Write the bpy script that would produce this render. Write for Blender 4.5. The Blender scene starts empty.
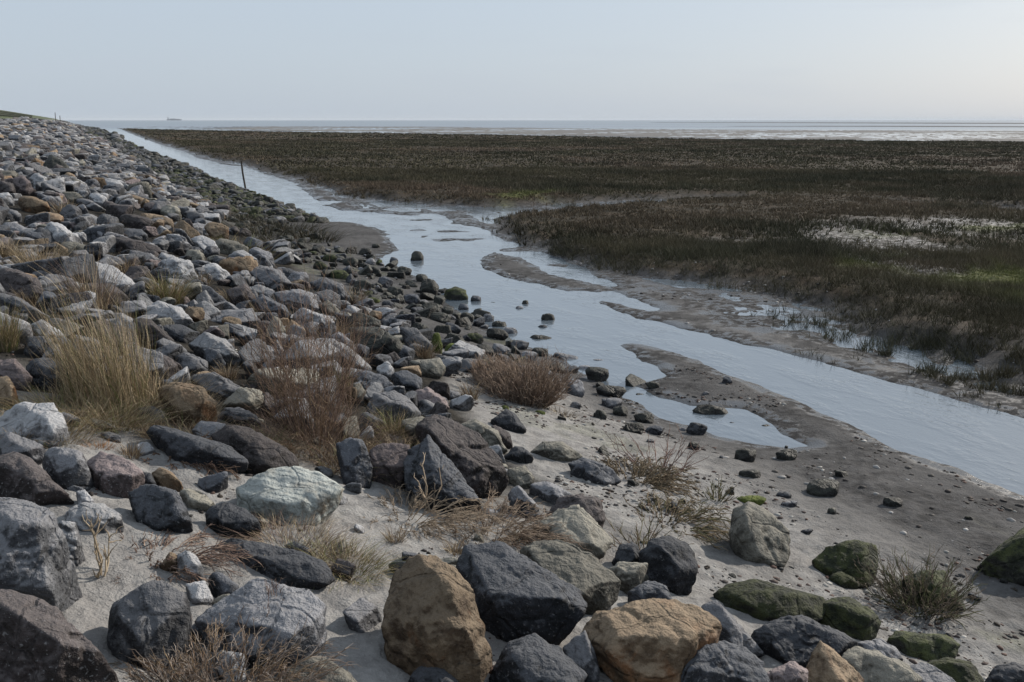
import bpy, bmesh, math, random
import numpy as np
from mathutils import Vector
rnd = random.Random(11); rs = np.random.RandomState(7)
SC = bpy.context.scene; COL = SC.collection

# ------------------------------------------------------------------ camera, sky, sun, exposure
FPX = 995.0; YAW = math.radians(23.7); PIT = math.atan2(221, FPX); CAMZ = 3.0
cam = bpy.data.cameras.new('camera'); cam.lens = 36*FPX/1024; cam.clip_start = .05; cam.clip_end = 60000
co = bpy.data.objects.new('camera', cam); COL.objects.link(co); SC.camera = co
co.location = (0, 0, CAMZ); co.rotation_euler = (math.pi/2-PIT, 0, -YAW)
SUN_AZ = YAW + math.radians(50); SUN_EL = math.radians(27)      # azimuth clockwise from +Y
w = bpy.data.worlds.new('World'); SC.world = w; w.use_nodes = True
wn = w.node_tree.nodes; wl = w.node_tree.links
bg = wn['Background']; bg.inputs[1].default_value = .108
sky = wn.new('ShaderNodeTexSky'); sky.sky_type = 'NISHITA'; sky.sun_disc = False
sky.sun_elevation = SUN_EL; sky.sun_rotation = SUN_AZ
sky.air_density = .9; sky.dust_density = 2.2; sky.ozone_density = 1.6; sky.altitude = 0
# thin high cloud wisps and a milky veil, by direction
tc = wn.new('ShaderNodeTexCoord'); mp = wn.new('ShaderNodeMapping'); mp.inputs['Scale'].default_value = (3, 3, 22)
nz = wn.new('ShaderNodeTexNoise'); nz.inputs['Scale'].default_value = 1.3; nz.inputs['Detail'].default_value = 5
rp = wn.new('ShaderNodeValToRGB'); rp.color_ramp.elements[0].position = .52; rp.color_ramp.elements[1].position = .8
rp.color_ramp.elements[1].color = (.34, .34, .34, 1)
mx = wn.new('ShaderNodeMix'); mx.data_type = 'RGBA'; mx.blend_type = 'MIX'; mx.inputs['B'].default_value = (4.6, 5.1, 5.8, 1)
hz = wn.new('ShaderNodeMix'); hz.data_type = 'RGBA'; hz.inputs['Factor'].default_value = .80; hz.inputs['B'].default_value = (4.9, 5.65, 6.55, 1)
wl.new(tc.outputs['Generated'], mp.inputs[0]); wl.new(mp.outputs[0], nz.inputs['Vector']); wl.new(nz.outputs[0], rp.inputs[0])
wl.new(sky.outputs[0], hz.inputs['A']); wl.new(hz.outputs['Result'], mx.inputs['A']); wl.new(rp.outputs[0], mx.inputs['Factor'])
wl.new(mx.outputs['Result'], bg.inputs[0])
sl = bpy.data.lights.new('sun', 'SUN'); sl.energy = 5.0; sl.angle = math.radians(.6); sl.color = (1, .92, .82)
so = bpy.data.objects.new('sun', sl); COL.objects.link(so)
sdir = Vector((math.sin(SUN_AZ)*math.cos(SUN_EL), math.cos(SUN_AZ)*math.cos(SUN_EL), math.sin(SUN_EL)))
so.rotation_euler = sdir.to_track_quat('Z', 'Y').to_euler()
SC.view_settings.view_transform = 'Standard'; SC.view_settings.look = 'None'
SC.view_settings.exposure = .08; SC.view_settings.gamma = 1

# ------------------------------------------------------------------ helpers
cF = np.array([math.sin(YAW)*math.cos(PIT), math.cos(YAW)*math.cos(PIT), -math.sin(PIT)])
cR = np.array([math.cos(YAW), -math.sin(YAW), 0.]); cU = np.cross(cR, cF); cC = np.array([0, 0, CAMZ])
def ray(px, py): return cF + cR*(px-512)/FPX - cU*(py-341)/FPX
def at_depth(px, py, d): return cC + ray(px, py)*d
def un(px, py, z=0.):
    d = ray(px, py); return (cC + d*((z-CAMZ)/d[2]))[:2]
def proj(P):
    v = np.atleast_2d(P)-cC; k = v@cF; k = np.where(k > 1e-3, k, 1e-3)
    return 512+FPX*(v@cR)/k, 341-FPX*(v@cU)/k, v@cF
def hsh(i, j, k):
    n = (i.astype(np.int64)*374761393 + j.astype(np.int64)*668265263 + k.astype(np.int64)*2147483647*3 + 1442695) & 0xffffffff
    n = ((n ^ (n >> 13))*1274126177) & 0xffffffff
    n = ((n ^ (n >> 16))*2246822519) & 0xffffffff
    return ((n ^ (n >> 15)) & 0xffffff)/float(0xffffff)
def vnoise(P):
    P = np.asarray(P, float); f = np.floor(P); t = P-f; t = t*t*(3-2*t); i = f.astype(np.int64)
    r = 0
    for a in (0, 1):
        wa = t[:, 0] if a else 1-t[:, 0]
        for b in (0, 1):
            wb = t[:, 1] if b else 1-t[:, 1]
            for c in (0, 1):
                wc = t[:, 2] if c else 1-t[:, 2]
                r = r + wa*wb*wc*hsh(i[:, 0]+a, i[:, 1]+b, i[:, 2]+c)
    return r
def fbm(P, oct=3, g=.5):
    r = 0; a = 1; s = 0
    for o in range(oct):
        r = r + a*vnoise(np.asarray(P)*2**o + 17.3*o); s += a; a *= g
    return r/s-.5
def n2(x, y, sc, oct=3, seed=0):
    return fbm(np.stack([x*sc, y*sc, np.full_like(x, seed+.37)], 1), oct)
def sstep(a, b, v):
    t = np.clip((v-a)/(b-a), 0, 1); return t*t*(3-2*t)
def tag(o, label=None, cat=None, group=None, kind=None):
    for k, v in (('label', label), ('category', cat), ('group', group), ('kind', kind)):
        if v: o[k] = v
    return o
def mesh_np(name, V, Fc, mats, parent=None, loc=None, smooth=True, attrs=None, midx=None):
    V = np.asarray(V, np.float32); Fc = np.asarray(Fc, np.int32)
    m = bpy.data.meshes.new(name); n = Fc.shape[1]
    if loc is not None: V = V-np.asarray(loc, np.float32)
    m.vertices.add(len(V)); m.vertices.foreach_set('co', V.ravel())
    m.loops.add(Fc.size); m.loops.foreach_set('vertex_index', Fc.ravel())
    m.polygons.add(len(Fc)); m.polygons.foreach_set('loop_start', np.arange(0, Fc.size, n, dtype=np.int32))
    if smooth: m.polygons.foreach_set('use_smooth', np.ones(len(Fc), bool))
    if midx is not None: m.polygons.foreach_set('material_index', np.asarray(midx, np.int32))
    m.update(calc_edges=True)
    for k, (ty, dat) in (attrs or {}).items():
        a = m.attributes.new(k, ty, 'POINT')
        a.data.foreach_set('color' if ty == 'FLOAT_COLOR' else 'value', np.asarray(dat, np.float32).ravel())
    for x in (mats if isinstance(mats, (list, tuple)) else [mats]): m.materials.append(x)
    o = bpy.data.objects.new(name, m); COL.objects.link(o)
    if loc is not None: o.location = [float(q) for q in loc]
    if parent: o.parent = parent
    return o
ICO = {}
for lv in range(1, 7):
    b = bmesh.new(); bmesh.ops.create_icosphere(b, subdivisions=lv, radius=1)
    ICO[lv] = (np.array([v.co[:] for v in b.verts]), np.array([[v.index for v in f.verts] for f in b.faces])); b.free()

# ------------------------------------------------------------------ terrain shape
def px_poly(pts, z=0., extra=()):
    return np.array([un(a, b, z) for a, b in pts] + [list(e) for e in extra])
WATER = px_poly([(80,124),(90,127.3),(100,130.5),(112,135),(125,141.5),(148,153.5),(168,162),(190,169.5),(218,179.5),(247,191.5),(270,202),(298,210),(315,219),(332,222),(360,223),(385,231),
  (390,242),(399,250),(382,258),(385,266),(410,274),(428,282),(440,300),(462,314),(480,324),(505,336),(530,348),(560,357),(578,370),(600,380),(612,394),(640,404),(658,418),(690,425),
  (715,436),(745,441),(790,448),(806,446),(785,434),(765,420),(748,410),(720,407),(690,405),(662,398),(645,390),(632,386),(648,381),(664,376),(655,366),(640,362),(634,353),(626,350),(622,345),(630,342),(650,345),(700,362),(730,375),
  (760,385),(800,403),(850,425),(900,450),(950,467),(1024,497)], 0, [(6.85,3.5),(6.7,0),(6.6,-60),(9.2,-60),(9.0,0)]) 
WATER = np.vstack([WATER, px_poly([(1080,433),(1024,418),(900,384),(800,357),(700,333),(640,318),(612,309),(598,304),(602,301),(625,306),(648,311),
  (661,310),(640,300),(614,291),(597,292),(569,291),(536,284),(516,281),(485,269),(480,257),(495,253),(520,258),(552,274),(590,283),(612,287),(619,286),
  (583,269),(561,258),(536,250),(505,241),(488,231),(470,226),(455,224),(440,214),(400,215),(375,213),(340,210),(322,205),(345,201),(318,201),
  (300,187),(290,181),(262,173),(245,167),(225,165),(198,158),(184,151.5),(158,144),(135,135.5),(122,130),(113,127),(104,124)])])
MARSH_A = px_poly([(121,128.2),(140,134.4),(158,140.5),(183,147),(209,155.5),(242,161),(262,168),(298,175),(336,189),(374,195),(420,199),(470,202),(505,203),(560,199.5),(640,196),(700,194),(860,200),(1060,205),(1300,205),], .17,
  [un(a, b, .7) for a, b in ((1300,143),(1024,138),(860,137),(700,135.5),(520,132.5),(400,131),(250,129.2),(150,127.6))])
SHOAL = px_poly([(385,216),(440,211),(500,224),(560,252),(610,276),(590,284),(520,262),(475,262),(440,246),(405,238)])
MARSH_B = px_poly([(503,222),(512,215),(530,211),(570,208),(640,203),(700,198),(760,196),(860,199),(1060,212),(1500,260),(1500,520),(1200,440),(1080,400),(1024,382),(990,372),(965,350),
  (930,350),(905,338),(860,326),(835,306),(790,290),(745,279),(700,274),(650,270),(600,260),(560,246),(525,234)], .16)
FLATFAR = px_poly([(200,129),(300,131),(500,134),(700,138),(1024,142),(1400,148),(1400,133),(1024,130.8),(860,130.2),(700,129.4),(560,128),(420,126.6),(250,126.2)], .05)
BAR = px_poly([(640,122.6),(760,122.9),(1060,124.0),(1300,125),(1300,123.6),(1060,123.2),(760,122.5)], 0)
BAR2 = px_poly([(730,126.4),(860,126.6),(1060,127.4),(1300,128),(1300,127.3),(1060,126.9),(900,126.3)], 0)
def sdf(x, y, poly):
    """signed distance, negative inside"""
    d2 = np.full(x.shape, 1e18); ins = np.zeros(x.shape, bool); n = len(poly)
    for i in range(n):
        ax, ay = poly[i]; bx, by = poly[(i+1) % n]
        ex, ey = bx-ax, by-ay; L = ex*ex+ey*ey+1e-12
        t = np.clip(((x-ax)*ex+(y-ay)*ey)/L, 0, 1)
        d2 = np.minimum(d2, (x-ax-t*ex)**2+(y-ay-t*ey)**2)
        c = ((ay > y) != (by > y))
        with np.errstate(divide='ignore', invalid='ignore'):
            xi = ax+(y-ay)*ex/np.where(abs(ey) < 1e-12, 1e-12, ey)
        ins ^= c & (x < xi)
    return np.where(ins, -1, 1)*np.sqrt(d2)
DX = [-60, -24, -17, -12.5, -11, -9, -6, -3, 0, 2, 3.9, 5.2, 6.6, 8.5]
DZ = [7.2, 7.1, 5.0, 2.95, 2.75, 2.55, 2.26, 1.88, 1.32, .8, .30, .10, .03, .0]
def terrain(x, y):
    x = np.asarray(x, float); y = np.asarray(y, float)
    wob = n2(x, y, .9, 3, 1)
    dist = np.hypot(x, y)
    jit = np.clip(.004*dist, .03, 1.2)
    dw = sdf(x, y, WATER) + n2(x, y, 2.3, 3, 2)*.22*np.clip(dist/12, .5, 2.5)
    dmA = sdf(x, y, MARSH_A); dmB = sdf(x, y, MARSH_B)-.3*sstep(13, 20, y)
    dm = np.minimum(dmA, dmB) + n2(x, y, .8, 3, 5)*1.0
    dike = np.interp(x + .5*n2(x, y, .25, 2, 3), DX, DZ)
    sea = sdf(x, y, np.array([un(84,124.6), un(118,128), un(150,126.6), un(250,126.2), un(420,126.6), un(560,128), un(700,129.4), un(1024,130.8), un(1400,133)] + [np.array(q, float) for q in ((4000,-200),(9000,9000),(-3000,9000),(-60,2500),(8,900))]))
    side = sstep(10.5, 6.5, x)
    out = .045*(1-np.exp(-np.maximum(dw, 0)/.22))
    flat = .002+.022*(1-np.exp(-np.maximum(dw, 0)/.10)) - .030*sstep(.5, 1.1, dw) + (n2(x, y*.7, 1.1, 3, 9)*.10+n2(x, y, 4.5, 3, 19)*.045)*sstep(.2, .9, dw)
    out = side*(out + dike*sstep(.05, 1.3, dw)) + (1-side)*flat
    out = out + n2(x, y, 6, 3, 4)*.03*np.clip(side*sstep(0, 1, dw), .25, 1) + n2(x, y, 1.7, 2, 8)*.07*side*sstep(.2, 1.6, dw)*sstep(7.2, 5., x)
    out = out + (n2(x, y, 14, 2, 6)*.030 + n2(x, y, 4, 2, 66)*.03)*side*sstep(9, 6, dist)
    z = np.where(dw > 0, out, -.30*(1-np.exp(np.minimum(dw, 0)/.8)))
    sh_ = sdf(x, y, SHOAL); z = np.where((dw <= 0) & (sh_ < 0), np.maximum(z, -.012+.11*n2(x*.8, y*1.3, .9, 3, 33)*sstep(0, -.6, sh_)), z)
    mh = (.24+n2(x, y, .15, 2, 12)*.12)*(.10+.90*sstep(10.5, 15, np.hypot(x, y)+3*n2(x, y, .3, 2, 14)+.35*np.maximum(-dm, 0)))*sstep(.15, -.9, dm) + .09*n2(x, y, 5, 2, 13)*sstep(.3, -.3, dm)
    far = sstep(0, -3, sea)
    z = np.where(dw > 0, z+np.maximum(mh, 0)*sstep(0, .5, dw), z)
    flat2 = sdf(x, y, FLATFAR)
    zsea = -.4*far
    z = np.where(x > 8, z*(1-far)+zsea, np.where(sea < 0, np.minimum(z, np.maximum(zsea, np.interp(x, DX, DZ)-.02)), z))
    barz = (.006 + .22*n2(x*.45, y, .045, 3, 21)+.12*n2(x, y, .3, 2, 22))*sstep(5, -8, flat2)
    z = np.where(flat2 < 5, np.maximum(z, barz*1.0), z)
    for q in (BAR, BAR2):
        s_ = sdf(x, y, q); z = np.where(s_ < 4, np.maximum(z, .25*sstep(4, -4, s_)), z)
    return z, dw, dm, np.minimum(dmA, dmB)
BAREP = px_poly([(700,232),(790,222),(860,207),(1060,206),(1300,212),(1300,290),(1060,290),(1000,276),(880,258),(740,243)], .45)
ALGP = [px_poly(q, .4) for q in ([(470,197),(500,188),(560,188),(565,199),(500,203)], [(860,224),(1060,214),(1060,222),(870,230)], [(790,258),(900,262),(1060,300),(1060,262),(900,248)])]
def bare_f(x, y):
    return sstep(1.0, -1.5, sdf(x, y, BAREP))*sstep(-.03, .12, n2(x, y*.6, .28, 3, 40)+.04)
def alg_f(x, y):
    return np.maximum.reduce([sstep(.8, -.8, sdf(x, y, q)) for q in ALGP])*sstep(-.08, .10, n2(x, y, .8, 3, 50))
def tz(x, y):
    return float(terrain(np.array([x]), np.array([y]))[0][0])
# quick height lookup for ray hits: march on a coarse cache
GX = np.linspace(-14, 13, 387); GY = np.linspace(-2, 60, 887)
gx, gy = np.meshgrid(GX, GY); GZ = terrain(gx.ravel(), gy.ravel())[0].reshape(gx.shape)
def hz_(x, y):
    x = np.asarray(x, float); y = np.asarray(y, float)
    u = np.clip((x-GX[0])/(GX[1]-GX[0]), 0, len(GX)-1.001); v = np.clip((y-GY[0])/(GY[1]-GY[0]), 0, len(GY)-1.001)
    i = u.astype(int); j = v.astype(int); a = u-i; b = v-j
    return GZ[j, i]*(1-a)*(1-b)+GZ[j, i+1]*a*(1-b)+GZ[j+1, i]*(1-a)*b+GZ[j+1, i+1]*a*b
def hit(px, py):
    d = ray(px, py); t = np.concatenate([np.linspace(1.2, 25, 2400), np.linspace(25, 62, 800)])
    P = cC+d[None]*t[:, None]; h = np.maximum(hz_(P[:, 0], P[:, 1]), -.05)
    k = np.argmax(P[:, 2] < h)
    if P[k, 2] >= h[k]: k = len(t)-1
    return P[k]

th = np.radians(np.concatenate([np.arange(-180, -8, 4), np.arange(-8, 57, .125), np.arange(57, 180, 4)]))
r = [.25, .5, .9, 1.3]
while r[-1] < 3000: r.append(r[-1]+float(np.clip(.0006*r[-1]**2, .03, .02*r[-1]+.0)))
r = np.array(r); T, Rr = np.meshgrid(th, r)
X = (Rr*np.sin(T)).ravel(); Y = (Rr*np.cos(T)).ravel()
Z, dw, dm, dmp = terrain(X, Y); nt = len(th); nr = len(r)
i = np.arange(nr-1)[:, None]*nt; j = np.arange(nt)[None]; j2 = (j+1) % nt
Fq = np.stack([i+j, i+j2, i+nt+j2, i+nt+j], -1).reshape(-1, 4)[:, ::-1]
V = np.stack([X, Y, Z], 1); V = np.vstack([V, [[0, 0, tz(0, 0)]]])
ctr = len(V)-1
D_ = np.hypot(X, Y)
mud = np.clip(sstep(3.9-1.0*sstep(9.5, 12, Y), 5.5-1.4*sstep(9.5, 12, Y), X+.5*n2(X, Y, .8, 2, 31)), 0, 1)
mud = np.maximum(mud, sstep(.25, .08, Z)*.8); mud = mud*(1-.6*sstep(5, -10, sdf(X, Y, FLATFAR)))
soil = sstep(-.05, -.6, dm)*(1-.85*sstep(16, 12, D_)*sstep(-3.5, -1, dm))
bare = bare_f(X, Y)   # bare pale mud inside the marsh
soil = soil*(1-.75*bare)
alg = alg_f(X, Y)*sstep(.3, -.3, dm)
alg = np.maximum(alg, sstep(.1, .25, n2(X, Y, .5, 3, 52))*sstep(2.6, 3.6, X)*sstep(5.6, 4.6, X)*sstep(13, 18, Y))
alg = np.maximum(alg, sstep(.14, .2, n2(X, Y, 1.3, 3, 53))*sstep(2.8, 3.6, X)*sstep(6.2, 5.2, X)*.3)
SANDP = np.array([hit(a, b)[:2] for a, b in ((448,372),(470,372),(520,402),(600,408),(700,440),(700,560),(610,520),(545,482),(512,462),(500,440),(470,418),(446,392))])
rub = sstep(3.9, 3.3, X)*sstep(5.9, 7.2, Y+X*.6+.8*n2(X, Y, 1.1, 2, 90))*sstep(-.15, .15, sdf(X, Y, SANDP))
grs = sstep(-12, -13, X); rub = rub*sstep(-9.3, -8.7, X)

# ------------------------------------------------------------------ materials
class NT:
    def __init__(s, name):
        s.m = bpy.data.materials.new(name); s.m.use_nodes = True; s.n = s.m.node_tree.nodes; s.l = s.m.node_tree.links
        s.b = s.n['Principled BSDF']
    def new(s, t, **k):
        o = s.n.new(t)
        for a, v in k.items(): setattr(o, a, v)
        return o
    def put(s, node, **k):
        for a, v in k.items():
            a = a.replace('_', ' ')
            if hasattr(v, 'is_output') or isinstance(v, bpy.types.NodeSocket): s.l.new(v, node.inputs[a])
            else: node.inputs[a].default_value = v
        return node
    def noise(s, vec, scale, detail=4, rough=.55, dist=0):
        o = s.new('ShaderNodeTexNoise'); s.l.new(vec, o.inputs['Vector'])
        o.inputs['Scale'].default_value = scale; o.inputs['Detail'].default_value = detail; o.inputs['Roughness'].default_value = rough; o.inputs['Distortion'].default_value = dist
        return o.outputs[0]
    def mr(s, v, a, b, c=0, d=1):
        o = s.new('ShaderNodeMapRange', interpolation_type='SMOOTHSTEP'); s.l.new(v, o.inputs[0])
        for q, x in zip(('From Min', 'From Max', 'To Min', 'To Max'), (a, b, c, d)): o.inputs[q].default_value = x
        return o.outputs[0]
    def mix(s, f, a, b, blend='MIX'):
        o = s.new('ShaderNodeMix', data_type='RGBA', blend_type=blend)
        for q, v in (('Factor', f), ('A', a), ('B', b)):
            if isinstance(v, bpy.types.NodeSocket): s.l.new(v, o.inputs[q])
            elif isinstance(v, (int, float)): o.inputs[q].default_value = v
            else: o.inputs[q].default_value = (*v, 1)
        return o.outputs['Result']
    def math(s, op, a, b=0.):
        o = s.new('ShaderNodeMath', operation=op)
        for q, v in enumerate((a, b)):
            if isinstance(v, bpy.types.NodeSocket): s.l.new(v, o.inputs[q])
            else: o.inputs[q].default_value = v
        return o.outputs[0]
    def bump(s, h, strength, dist, prev=None):
        o = s.new('ShaderNodeBump'); s.l.new(h, o.inputs['Height']); o.inputs['Strength'].default_value = strength; o.inputs['Distance'].default_value = dist
        if prev: s.l.new(prev, o.inputs['Normal'])
        return o.outputs[0]
def rock_mat(name, c1, c2, top=None, topf=0., speck=.25, specc=(.5, .5, .5), stain=None, moss=0., rough=.85, stripes=False, wet=0.):
    t = NT(name); tco = t.new('ShaderNodeTexCoord').outputs['Object']; g = t.new('ShaderNodeNewGeometry')
    oi = t.new('ShaderNodeObjectInfo').outputs['Random']; at = t.new('ShaderNodeAttribute', attribute_name='tint').outputs['Fac']
    v = t.new('ShaderNodeVectorMath', operation='ADD'); t.l.new(tco, v.inputs[0])
    cb = t.new('ShaderNodeCombineXYZ'); t.l.new(t.math('MULTIPLY', oi, 37.), cb.inputs[0]); t.l.new(t.math('MULTIPLY', at, 23.), cb.inputs[1]); t.l.new(cb.outputs[0], v.inputs[1]); v = v.outputs[0]
    nA = t.noise(v, 3.2, 5, .6); nB = t.noise(v, 14, 5, .65); nC = t.noise(v, 70, 3, .6)
    c = t.mix(t.mr(nA, .35, .65), c1, c2)
    c = t.mix(t.mr(nB, .42, .68, 0, .6), c, tuple(min(1, x*1.55) for x in c2))
    c = t.mix(t.mr(nB, .28, .48, .55, 0), c, tuple(x*.55 for x in c1))
    if stain: c = t.mix(t.mr(t.noise(v, 4.5, 4, .6, .6), .52, .66, 0, .8), c, stain)
    c = t.mix(t.mr(nC, .60, .70, 0, speck), c, specc)
    c = t.mix(t.mr(nC, .30, .40, .5, 0), c, tuple(x*.35 for x in c1))
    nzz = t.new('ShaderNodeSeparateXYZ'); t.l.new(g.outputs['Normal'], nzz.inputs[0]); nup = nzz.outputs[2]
    if top:      # paler upward faces: lichen and bleaching, with sunlit tops painted in too
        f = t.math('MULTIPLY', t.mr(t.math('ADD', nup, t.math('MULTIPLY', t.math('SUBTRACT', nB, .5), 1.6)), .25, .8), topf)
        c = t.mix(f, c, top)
    if moss:
        f = t.math('MULTIPLY', t.mr(t.math('ADD', t.math('MULTIPLY', nup, .35), nA), .42, .72), moss)
        c = t.mix(f, c, t.mix(t.mr(nB, .4, .6), (.014, .020, .006), (.055, .065, .016)))
    tf = t.math('ADD', .62, t.math('MULTIPLY', at, .76))
    mm = t.new('ShaderNodeVectorMath', operation='SCALE'); t.l.new(c, mm.inputs[0]); t.l.new(tf, mm.inputs['Scale'])
    t.l.new(mm.outputs[0], t.b.inputs['Base Color'])
    t.b.inputs['Roughness'].default_value = rough; t.b.inputs['Specular IOR Level'].default_value = .3
    vo = t.new('ShaderNodeTexVoronoi', feature='DISTANCE_TO_EDGE'); t.l.new(t.noise(v, 2.5, 3), vo.inputs['Vector'])
    mv = t.new('ShaderNodeMix', data_type='VECTOR'); mv.inputs['Factor'].default_value = .12
    nn = t.new('ShaderNodeTexNoise'); t.l.new(v, nn.inputs['Vector']); nn.inputs['Scale'].default_value = 5
    t.l.new(v, mv.inputs['A']); t.l.new(nn.outputs['Color'], mv.inputs['B'])
    t.l.new(mv.outputs['Result'], vo.inputs['Vector']); vo.inputs['Scale'].default_value = 3.4
    crack = t.mr(vo.outputs[0], 0, .035)
    n1 = t.bump(nB, 1., .045); n1 = t.bump(crack, .6, .025, n1); n1 = t.bump(nC, .55, .012, n1)
    if stripes:
        wv = t.new('ShaderNodeTexWave', wave_type='BANDS', bands_direction='DIAGONAL'); t.l.new(v, wv.inputs['Vector'])
        wv.inputs['Scale'].default_value = 11; wv.inputs['Distortion'].default_value = 1.2; wv.inputs['Detail'].default_value = 2
        n1 = t.bump(wv.outputs['Fac'], .35, .012, n1)
    t.l.new(n1, t.b.inputs['Normal'])
    return t.m
M = {
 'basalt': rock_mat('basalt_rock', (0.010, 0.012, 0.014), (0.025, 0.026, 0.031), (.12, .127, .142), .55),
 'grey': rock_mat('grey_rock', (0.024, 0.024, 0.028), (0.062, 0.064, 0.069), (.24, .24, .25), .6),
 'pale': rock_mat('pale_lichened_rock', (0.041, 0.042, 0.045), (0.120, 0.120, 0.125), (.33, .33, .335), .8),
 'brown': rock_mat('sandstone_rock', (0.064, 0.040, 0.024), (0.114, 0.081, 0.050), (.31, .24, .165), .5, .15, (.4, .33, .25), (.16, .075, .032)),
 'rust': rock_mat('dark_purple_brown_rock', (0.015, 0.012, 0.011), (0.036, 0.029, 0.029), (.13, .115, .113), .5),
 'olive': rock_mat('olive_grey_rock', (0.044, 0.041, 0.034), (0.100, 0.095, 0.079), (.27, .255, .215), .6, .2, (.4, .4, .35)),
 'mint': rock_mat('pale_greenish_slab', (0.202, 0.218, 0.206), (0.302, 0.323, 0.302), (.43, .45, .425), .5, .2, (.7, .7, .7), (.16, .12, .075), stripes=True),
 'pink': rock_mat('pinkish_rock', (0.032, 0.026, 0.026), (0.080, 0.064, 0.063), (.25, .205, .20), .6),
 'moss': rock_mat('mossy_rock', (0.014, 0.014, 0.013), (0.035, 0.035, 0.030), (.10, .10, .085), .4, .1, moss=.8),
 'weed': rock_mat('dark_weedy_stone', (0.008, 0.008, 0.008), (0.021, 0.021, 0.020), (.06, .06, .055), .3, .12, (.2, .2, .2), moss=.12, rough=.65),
}
CW = dict(basalt='dark blue-grey', grey='mid grey', pale='pale lichened', brown='sandy brown', rust='purple-brown', olive='olive grey',
          mint='pale green-grey', pink='pinkish grey', moss='green mossy', weed='blackish weedy')

def ground_mat():
    t = NT('shore_ground'); g = t.new('ShaderNodeNewGeometry'); P = g.outputs['Position']
    a = t.new('ShaderNodeVertexColor', layer_name='zone'); s = t.new('ShaderNodeSeparateColor'); t.l.new(a.outputs['Color'], s.inputs[0])
    b = t.new('ShaderNodeVertexColor', layer_name='cover'); s2 = t.new('ShaderNodeSeparateColor'); t.l.new(b.outputs['Color'], s2.inputs[0])
    mudf, soilf, algf = s.outputs; rubf, grsf, baref = s2.outputs
    z = t.new('ShaderNodeSeparateXYZ'); t.l.new(P, z.inputs[0]); z = z.outputs[2]
    n1 = t.noise(P, 1.1, 5, .6); n2_ = t.noise(P, 7, 5, .65); n3 = t.noise(P, 45, 4, .65); n4 = t.noise(P, 160, 2, .6)
    sand = t.mix(t.mr(n2_, .35, .65), (.175, .169, .163), (.275, .268, .257))
    sand = t.mix(t.mr(n1, .45, .65, 0, .45), sand, (.20, .19, .18))
    sand = t.mix(t.mr(n3, .60, .70, 0, .55), sand, (.12, .11, .10))
    sand = t.mix(t.mr(n4, .60, .72, 0, .4), sand, (.5, .48, .45))
    mudc = t.mix(t.mr(n2_, .35, .65), (.040, .039, .039), (.085, .083, .083))
    mudc = t.mix(t.mr(n3, .56, .68, 0, .7), mudc, (.05, .046, .043))
    mudc = t.mix(t.mr(n1, .4, .6, 0, .5), mudc, (.115, .112, .111))
    mudc = t.mix(t.mr(z, .0, .045, .8, 0), mudc, (.034, .033, .033))
    soilc = t.mix(t.mr(n2_, .35, .65), (.024, .021, .016), (.052, .044, .032))
    soilc = t.mix(t.mr(n1, .45, .6, 0, .6), soilc, (.075, .055, .038))
    barec = t.mix(t.mr(n2_, .35, .65), (.10, .095, .085), (.27, .255, .24))
    rubc = t.mix(t.mr(n2_, .35, .65), (.012, .011, .010), (.04, .036, .03))  # dark soil between slope stones, with the shade of deep gaps painted in
    c = t.mix(mudf, sand, mudc); c = t.mix(soilf, c, soilc)
    c = t.mix(t.math('MULTIPLY', baref, t.mr(n2_, .35, .6)), c, barec)
    c = t.mix(rubf, c, rubc)
    c = t.mix(t.math('MULTIPLY', algf, t.mr(n3, .35, .6, .2, .9)), c, t.mix(t.mr(n2_, .4, .6), (.05, .065, .014), (.13, .14, .035)))
    c = t.mix(grsf, c, (.075, .088, .05))
    t.l.new(c, t.b.inputs['Base Color'])
    wet = t.math('MULTIPLY', t.mr(z, .020, .038, 1, 0), mudf)
    wet2 = t.math('MULTIPLY', t.math('MULTIPLY', baref, t.mr(n2_, .45, .6)), .6)
    wet = t.math('MAXIMUM', wet, wet2)
    wet = t.math('MULTIPLY', wet, t.math('MAXIMUM', t.mr(n2_, .46, .58), t.mr(n1, .49, .60)))
    t.l.new(t.mr(wet, 0, 1, .95, .24), t.b.inputs['Roughness']); t.l.new(t.mr(wet, 0, 1, .08, .42), t.b.inputs['Specular IOR Level'])
    nb = t.bump(n2_, .6, .06); nb.node.inputs['Strength'].default_value = .6; t.l.new(t.mr(wet, 0, 1, .6, .10), nb.node.inputs['Strength']); nb = t.bump(n3, .7, .02, nb); t.l.new(t.mr(wet, 0, 1, .7, .12), nb.node.inputs['Strength']); nb = t.bump(n4, .4, .006, nb); t.l.new(nb, t.b.inputs['Normal'])
    return t.m
GM = ground_mat()
one = np.ones_like(X)
zone = np.stack([mud, soil, np.clip(alg, 0, 1), one], 1); zone = np.vstack([zone, [[0, 0, 0, 1]]])
cov = np.stack([rub, grs, np.clip(bare*sstep(.4, -1, dm), 0, 1), one], 1); cov = np.vstack([cov, [[0, 0, 0, 1]]])
gr = mesh_np('ground', V, Fq, GM, attrs={'zone': ('FLOAT_COLOR', zone), 'cover': ('FLOAT_COLOR', cov)})
tag(gr, kind='structure')
cap = mesh_np('ground_below_camera', np.vstack([V[:nt], V[ctr]]), np.stack([(np.arange(nt)+1) % nt, np.arange(nt), np.full(nt, nt)], 1)[:, ::-1], GM,
              attrs={'zone': ('FLOAT_COLOR', np.tile([0, 0, 0, 1], (nt+1, 1))), 'cover': ('FLOAT_COLOR', np.tile([0, 0, 0, 1], (nt+1, 1)))})
tag(cap, kind='structure')
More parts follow.
